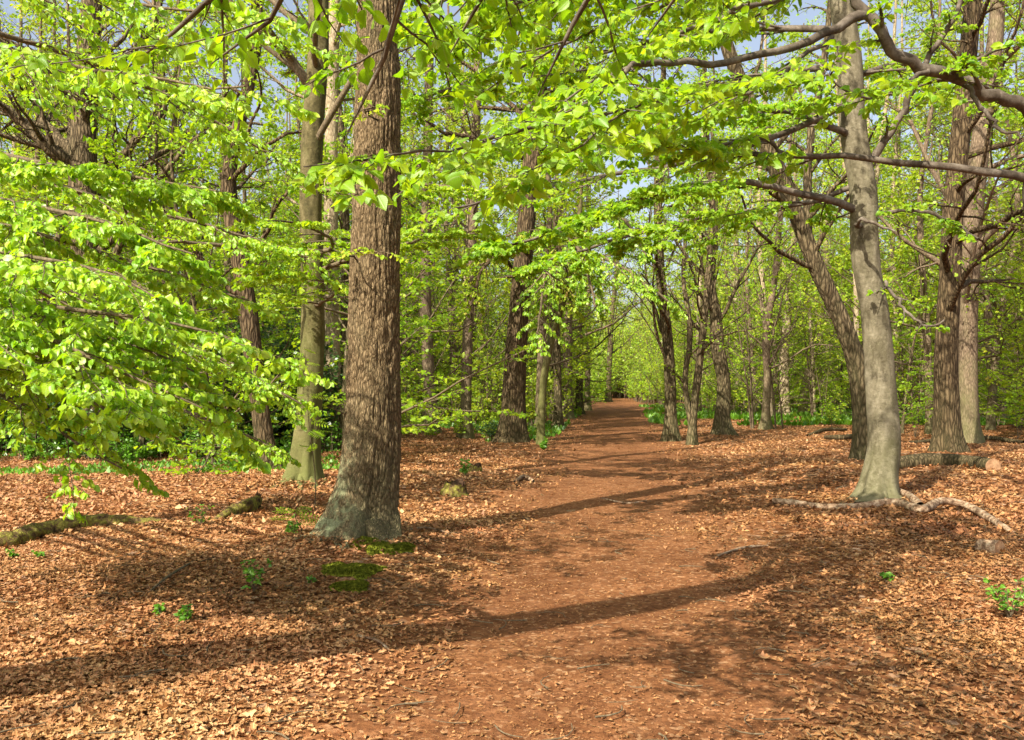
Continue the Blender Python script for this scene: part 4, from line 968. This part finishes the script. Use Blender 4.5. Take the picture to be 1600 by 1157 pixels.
def disc(geo, c, T, r, sides=16, rings=3, seed=0):
    T = nrm(T); A = nrm(np.cross(T, np.array([0, 0, 1.0])) + 1e-6); B = np.cross(A, T)
    ang = np.arange(sides) * 2 * math.pi / sides
    V = []
    for i in range(rings + 1):
        rad = r * (i / rings if i else .02)
        V.append(c + rad * (np.cos(ang)[:, None] * A + np.sin(ang)[:, None] * B) + T * .02 * math.sin(i * 2.1) * .3)
    V = np.array(V); k = np.arange(rings)[:, None] * sides; s = np.arange(sides)[None]; s2 = (s + 1) % sides
    geo.add(V, np.stack([k + s, k + s2, k + sides + s2, k + sides + s], -1))
def floor_thing(name, label, cat, build, mat, parts=()):
    g = Geo(); org = build(g)
    rt = root(name, org, label, cat)
    return rt, g, org

def roots_for(rt, bark, R, n, a0, a1, ln):
    f = np.array(rt.location)
    for k in range(n):
        a = a0 + (a1 - a0) * (k + RNG.uniform(.15, .85)) / n; L = ln * RNG.uniform(.6, 1.15); t = np.linspace(0, 1, 12)
        w = RNG.normal() * .25; d0 = R * .55 + L * t
        X = f[0] + d0 * np.cos(a + w * t ** 2); Y = f[1] + d0 * np.sin(a + w * t ** 2)
        r = R * .24 * (1 - t) ** .8 + .01
        Z = gh(X, Y) + .20 * np.exp(-t * 6) * R * 3 - r * .35 - .03 * t
        g = Geo(); logtube(g, np.column_stack([X, Y, Z, r]), 12, .2, k)
        link('root', g.mesh('root', bark, offset=f), rt)
ROOTED = [o for o in COL.objects if o.get('category') == 'tree' and o.get('label', '').startswith(('thick furrowed', 'smooth grey beech', 'mossy olive beech'))]
for o in ROOTED:
    k = o['label'].split()[0]
    roots_for(o, {'thick': B_OAK, 'smooth': B_BEECH, 'mossy': B_MOSSY}[k], {'thick': .32, 'smooth': .24, 'mossy': .26}[k], 7, math.radians(165), math.radians(375), {'thick': .75, 'smooth': .6, 'mossy': .8}[k])
g = Geo()
for o, R_ in ((ROOTED[0], .42), (ROOTED[1], .3), (ROOTED[2], .36)):
    M = 900; a = RNG.random(M) * 6.28; rr_ = R_ + np.abs(RNG.normal(size=M)) * .16
    x = o.location[0] + np.cos(a) * rr_; y = o.location[1] + np.sin(a) * rr_
    z = gh(x, y) + .02 + .07 * RNG.random(M) * np.exp(-(rr_ - R_) / .12)
    b = RNG.random(M) * 6.28
    leaves(g, np.stack([x, y, z], -1), np.stack([np.cos(b), np.sin(b), RNG.normal(size=M) * .3], -1), np.stack([RNG.normal(size=M) * .4, RNG.normal(size=M) * .4, np.ones(M)], -1), .055 * RNG.uniform(.5, 1.2, M), 1, .5, tmpl=DT)
x0, y0 = W(0, 0, 6.6)[0], 6.6
tag(link('heaped_leaves', g.mesh('heaped_leaves', M_LITTER, False)), 'dead leaves blown against the feet of the nearest trees', 'leaf litter', kind='stuff')

# mossy log at the left edge
g = Geo(); q = along([(-120, 872, .11, -.03), (0, 860, .11, -.03), (60, 845, .10, -.02), (130, 836, .095, .0), (190, 830, .09, -.03), (250, 826, .06, -.06)], 70); logtube(g, q, 26, .3, seed=2)
lg = tag(link('fallen_log', g.mesh('fallen_log', M_LOG)), 'mossy olive log lying on the leaves at the left edge', 'log')
g = Geo(); q = along([(335, 826, .04, -.02), (360, 820, .07, .01), (385, 812, .08, .03), (400, 806, .075, .05)], 20); logtube(g, q, 20, seed=3, rough=.5)
rb = root('rotten_log', q[10, :3], 'short rotten log with a dark hollow broken end, left of the mossy beech foot', 'log')
link('bark', g.mesh('bark', M_LOG, offset=q[10, :3]), rb)
g = Geo(); disc(g, q[-1, :3], q[-1, :3] - q[-3, :3], .07, 14)
for k in range(26):
    a = RNG.random() * 6.28; b = q[-1, :3] + np.array([math.cos(a) * .02, 0, math.sin(a) * .06])
    tubes(g, np.array([[b, b + np.array([RNG.uniform(.0, .1), RNG.normal() * .04, RNG.uniform(-.02, .12)])]]), np.array([[.014, .002]]), 4)
link('hollow_end', g.mesh('hollow_end', M_HOLLOW, offset=q[10, :3]), rb)

# long crooked branch before the grey beech
g = Geo()
q = along([(1208, 795, .035, .03), (1240, 798, .045, .02), (1290, 802, .045, .0), (1340, 806, .05, .0), (1400, 806, .055, .02), (1440, 818, .05, .03), (1470, 806, .046, .09), (1510, 808, .042, .07), (1550, 822, .04, .03), (1585, 840, .028, .0)], 60); logtube(g, q, 12, .14, 6)
fb = root('fallen_branch', q[30, :3], 'long crooked pale branch lying across the foot of the grey beech', 'branch')
link('limb', g.mesh('limb', M_DEAD, offset=q[30, :3]), fb)
g = Geo(); q2 = along([(1438, 812, .05, .03), (1420, 800, .045, .06), (1395, 792, .04, .07), (1372, 788, .03, .04)], 16); logtube(g, q2, 10, .1, 7)
link('side_limb', g.mesh('side_limb', M_DEAD, offset=q[30, :3]), fb)
# cut log on the right
g = Geo(); q = along([(1385, 742, .13, 0), (1450, 738, .15, 0), (1510, 742, .14, 0), (1552, 750, .13, 0)], 30); logtube(g, q, 18, .08, 8)
rl = root('fallen_log', q[15, :3], 'brown log with a sawn end, behind the grey beech before the right oaks', 'log')
link('bark', g.mesh('bark', B_RED, offset=q[15, :3]), rl)
g = Geo(); disc(g, q[-1, :3], q[-1, :3] - q[-2, :3], .13, 18); link('sawn_end', g.mesh('sawn_end', M_CUT, offset=q[15, :3]), rl)
# roots near the leaning tree
for k, (rows, lab) in enumerate([
    ([(1290, 692, .05, .05), (1315, 696, .07, .08), (1345, 690, .07, .05), (1375, 700, .04, 0)], 'knobbly bare roots rising from the floor left of the grey beech'),
    ([(1262, 684, .04, 0), (1290, 680, .06, .06), (1322, 676, .05, .02)], 'short dark log behind the knobbly roots'),
    ([(1420, 700, .05, 0), (1520, 694, .06, .04), (1600, 700, .06, .02)], 'thin dark pole lying behind the right pair of oaks')]):
    g = Geo(); q = along(rows, 20); logtube(g, q, 10, .25, 20 + k)
    tag(link('fallen_branch', g.mesh('fallen_branch', B_RED)), lab, 'branch')
# small cut chunk at the right
g = Geo(); p = G(1552, 872); q = smooth(np.array([[p[0] - .06, p[1] + .12, p[2] + .03, .07], [p[0], p[1], p[2] + .04, .075], [p[0] + .03, p[1] - .06, p[2] + .045, .075]]), 8); logtube(g, q, 14, .08, 9)
cr = root('log_chunk', p, 'small pale cut chunk of wood below the crooked branch tip at the right', 'log')
link('bark', g.mesh('bark', M_DEAD, offset=p), cr); g = Geo(); disc(g, q[-1, :3], q[-1, :3] - q[-2, :3], .075, 14); link('sawn_end', g.mesh('sawn_end', M_CUT, offset=p), cr)
# stumps
def stump(px, py, r, h, lab):
    p = G(px, py); g = Geo()
    pts = p + np.array([[0, 0, -.1], [0, 0, .02], [.01, 0, h * .5], [.02, 0, h]])
    trunk_tube(g, pts, np.array([r, r, r * .9, r * .8]), 20, 28, .5, .12, 6, int(px), .16)
    rt = root('tree_stump', p, lab, 'stump'); link('bark', g.mesh('bark', M_LOG, offset=p), rt)
    g = Geo(); disc(g, p + np.array([.02, 0, h * .93]), np.array([0, 0, 1.0]), r * .8, 20)
    for k in range(26):
        a = RNG.random() * 6.28; b = p + np.array([.02 + math.cos(a) * r * .72, math.sin(a) * r * .72, h * .8])
        tubes(g, np.array([[b, b + np.array([RNG.normal() * .01, RNG.normal() * .01, RNG.uniform(.02, .08)])]]), np.array([[.02, .004]]), 4)
    link('broken_top', g.mesh('broken_top', M_HOLLOW, offset=p), rt)
stump(710, 776, .17, .17, 'low ragged mossy stump between the thick oak and the path')
stump(742, 738, .13, .12, 'smaller dark stump behind the ragged mossy stump')
# sticks
def stick(rows, mat, lab, n=16):
    g = Geo(); q = along(rows, n); logtube(g, q, 8, .12, int(rows[0][0])); tag(link('stick', g.mesh('stick', mat)), lab, 'stick')
stick([(804, 757, .02, .02), (818, 750, .035, .04), (834, 754, .025, .02)], M_DEAD, 'short pale bent stick near the left edge of the path')
stick([(632, 843, .008, .02), (660, 838, .01, .04), (690, 838, .008, .03), (712, 846, .004, .01)], M_DEAD, 'thin curved twig beside the foot of the thick oak')
stick([(940, 780, .01, .01), (980, 786, .012, .01), (1010, 783, .008, .01)], M_DEAD, 'small straight twig lying on the path')
stick([(560, 1000, .008, .01), (590, 1010, .008, .02), (610, 1022, .006, .01)], M_DEAD, 'little twig among the leaves below the moss')
stick([(1120, 870, .01, .01), (1160, 860, .014, .02), (1200, 858, .008, .01)], M_DEAD, 'thin twig at the right edge of the path')
stick([(300, 900, .008, .01), (262, 930, .01, .05), (232, 945, .006, .02)], B_TWIG, 'dark twig on the sunlit leaves at lower left')

# twig debris
M = 520; y = 3.5 * (26 / 3.5) ** RNG.random(M); x = RNG.uniform(-1, 1, M) * (y * .62 + 1); a = RNG.random(M) * 6.28; L = RNG.uniform(.05, .26, M)
t = np.linspace(-.5, .5, 5); bend = RNG.normal(size=M) * .3
X = x[:, None] + L[:, None] * (np.cos(a)[:, None] * t - np.sin(a)[:, None] * bend[:, None] * t ** 2 * 3); Y = y[:, None] + L[:, None] * (np.sin(a)[:, None] * t + np.cos(a)[:, None] * bend[:, None] * t ** 2 * 3)
g = Geo(); P = np.stack([X, Y, gh(X, Y) + .02 + RNG.uniform(0, .015, M)[:, None]], -1)
tubes(g, P, RNG.uniform(.0015, .005, M)[:, None] * np.linspace(1.2, .6, 5)[None], 4)
tag(link('fallen_twigs', g.mesh('fallen_twigs', B_TWIG)), 'fine dead twigs scattered among the fallen leaves and on the path', 'twigs', kind='stuff')

# moss cushions
def moss(name_px, lab):
    g = Geo(); c = None
    for (px, py, rx, ry) in name_px:
        p = G(px, py); c = p if c is None else c
        na, nr = 44, 12
        a = np.arange(na) * 2 * math.pi / na; rr = np.linspace(0, 1, nr)
        edge = 1 + .6 * (vnoise(np.cos(a) * 2.6 + px, np.sin(a) * 2.6 + py, 3) - .5) * 2
        X = p[0] + np.cos(a)[None] * rr[:, None] * rx * edge[None]; Y = p[1] + np.sin(a)[None] * rr[:, None] * ry * edge[None]
        Z = gh(X, Y) + .004 + .055 * np.sqrt(np.clip(1 - rr ** 2, 0, 1))[:, None] * (.6 + .8 * vnoise(X * 9, Y * 9, 4))
        k = np.arange(nr - 1)[:, None] * na; s = np.arange(na)[None]; s2 = (s + 1) % na
        g.add(np.stack([X, Y, Z], -1), np.stack([k + s, k + s2, k + na + s2, k + na + s], -1))
        M = 2600; a = RNG.random(M) * 6.28; r_ = np.sqrt(RNG.random(M)) * .97
        e_ = 1 + .6 * (vnoise(np.cos(a) * 2.6 + px, np.sin(a) * 2.6 + py, 3) - .5) * 2; x = p[0] + np.cos(a) * r_ * rx * e_; y = p[1] + np.sin(a) * r_ * ry * e_
        z = gh(x, y) + .004 + .055 * np.sqrt(np.clip(1 - r_ ** 2, 0, 1)) * (.6 + .8 * vnoise(x * 9, y * 9, 4))
        D = np.stack([RNG.normal(size=M) * .5, RNG.normal(size=M) * .5, np.ones(M)], -1)
        leaves(g, np.stack([x, y, z - .004], -1), D, RNG.normal(size=(M, 3)), .02, 2)
    tag(link('moss_cushion', g.mesh('moss_cushion', M_MOSS)), lab, 'moss')
moss([(585, 868, .26, .22), (628, 868, .14, .1)], 'green moss cushion directly before the foot of the thick oak')
moss([(552, 905, .24, .2)], 'darker moss cushion nearer the viewer, below the oak foot')
moss([(548, 930, .13, .1)], 'smallest moss patch, nearest the viewer of the three')

# seedlings and small plants
def seedling(px, py, h, nst, nl, ls, mat, lab, cat='seedling', lod=0, spread=.25, nm='seedling'):
    if lod == 0: ls *= .72; h *= 1.25; nst += 1; mat = M_IVY
    p = G(px, py); gb, gl = Geo(), Geo()
    P = []
    for k in range(nst):
        d = RNG.normal(size=2) * spread * h; t = np.linspace(0, 1, 6); hh = h * RNG.uniform(.6, 1)
        P.append(np.stack([p[0] + d[0] * t ** 1.3, p[1] + d[1] * t ** 1.3, p[2] - .02 + hh * t], -1))
    P = np.array(P); R = np.full((nst, 6), .004) * np.linspace(1.2, .4, 6)
    tubes(gb, P, R, 5)
    P1, R1 = spawn(P, R, 3, .3, 1, (40, 70), .35, 4, .1, .02, .4, .6, rmin=.0015); tubes(gb, P1, R1, 3)
    twig_leaves(gl, P, nl, ls, lod, .3, .2, gap=.005); twig_leaves(gl, P1, max(2, nl // 2), ls, lod, .3, .2, gap=.005)
    rt = root(nm, p, lab, cat); link('stem', gb.mesh('stem', B_TWIG, offset=p), rt); link('foliage', gl.mesh('foliage', mat, offset=p), rt)
seedling(398, 935, .2, 4, 6, .06, M_COVER, 'small leafy seedling on sunlit leaves below the mossy log end')
seedling(290, 985, .1, 5, 5, .05, M_IVY, 'low dark green plant near the bottom left')
seedling(250, 975, .08, 4, 4, .045, M_IVY, 'tiny sprout left of the low dark green plant')
seedling(458, 848, .14, 5, 5, .06, M_BEECH, 'pale green seedling left of the thick oak foot')
seedling(1578, 975, .26, 6, 7, .055, M_IVY, 'dark green leafy plant at the lower right edge')
seedling(312, 838, .2, 4, 5, .05, M_IVY, 'thin green plant by the end of the mossy log')
seedling(62, 882, .08, 3, 4, .05, M_COVER, 'sprout below the mossy log near the left edge')
seedling(22, 884, .08, 3, 4, .05, M_COVER, 'sprout at the very left edge below the mossy log')
seedling(728, 752, .25, 5, 4, .09, M_COVER, 'upright green shoots beside the ragged stump', spread=.1)
seedling(1385, 915, .07, 3, 4, .05, M_COVER, 'tiny green sprout on the litter before the grey beech')
seedling(486, 920, .06, 3, 4, .04, M_COVER, 'tiny sprout left of the darker moss cushion')
seedling(768, 690, .7, 14, 12, .07, M_DARK, 'dark ivy clump round the foot of the broad reddish oak', 'ivy', 1, nm='ivy_clump')
seedling(848, 704, .35, 8, 8, .08, M_COVER, 'green tuft at the foot of the thin leaning trunk', 'plant', 1, nm='green_plant')
seedling(1430, 690, 1.6, 9, 12, .08, M_BEECH, 'bushy young beech between the grey beech and the dark oak', 'sapling', 1, .3, 'beech_sapling')
seedling(1300, 672, 1.4, 9, 12, .09, M_BEECH, 'leafy green sapling left of the grey beech over the bluebells', 'sapling', 1, .35, 'beech_sapling')
seedling(1590, 690, 1.8, 9, 12, .09, M_BEECH, 'leafy young beech at the right edge below the oaks', 'sapling', 1, .3, 'beech_sapling')

# rowan saplings with feathery leaves left of the oak
def frond_tmpl():
    v = []; q = []
    for j in range(7):
        for sgn in (-1, 1):
            b = len(v); y = .12 + j * .12; l = .3 * (1 - abs(j - 3) * .08)
            v += [[0, y, 0], [sgn * l * .5, y - .03 + .06, .01], [sgn * l, y + .12, -.02], [sgn * l * .5, y + .1, .01]]
            q += [[b, b + 1, b + 2, b + 3]]
    b = len(v); v += [[0, .92, 0], [.05, 1.02, 0], [0, 1.16, 0], [-.05, 1.02, 0]]; q += [[b, b + 1, b + 2, b + 3]]
    b = len(v); v += [[-.006, 0, 0], [.006, 0, 0], [.004, .95, 0], [-.004, .95, 0]]; q += [[b, b + 1, b + 2, b + 3]]
    return np.array(v), np.array(q)
FT = frond_tmpl()
def rowan(px, py, h, n, lab, lean):
    p = G(px, py); gb, gl = Geo(), Geo(); t = np.linspace(0, 1, 10)
    P = np.stack([p[0] + lean * t ** 1.5 + .02 * np.sin(t * 9), p[1] - .1 * t, p[2] - .02 + h * t], -1)
    tubes(gb, P[None], np.linspace(.008, .002, 10)[None], 6)
    tt_ = RNG.uniform(.35, 1, n); pos = np.stack([np.interp(tt_, t, P[:, k]) for k in range(3)], -1)
    a = RNG.random(n) * 6.28
    D = np.stack([np.cos(a), np.sin(a) * .7, RNG.uniform(-.35, .3, n)], -1); Nn = np.tile([0, -.3, 1.0], (n, 1)) + RNG.normal(size=(n, 3)) * .25
    leaves(gl, pos, D, Nn, RNG.uniform(.18, .3, n), 2, 0, tmpl=FT)
    rt = root('rowan_sapling', p, lab, 'sapling'); link('stem', gb.mesh('stem', B_TWIG, offset=p), rt); link('foliage', gl.mesh('foliage', M_LIME, offset=p), rt)
rowan(492, 800, 2.0, 26, 'thin rowan sapling with feathery leaves between the mossy beech and the thick oak', -.12)
rowan(470, 846, .35, 7, 'knee high rowan seedling with feathery leaves at the thick oak foot', -.05)
print('trees', ntree, 'faces', sum(len(m.polygons) for m in bpy.data.meshes))
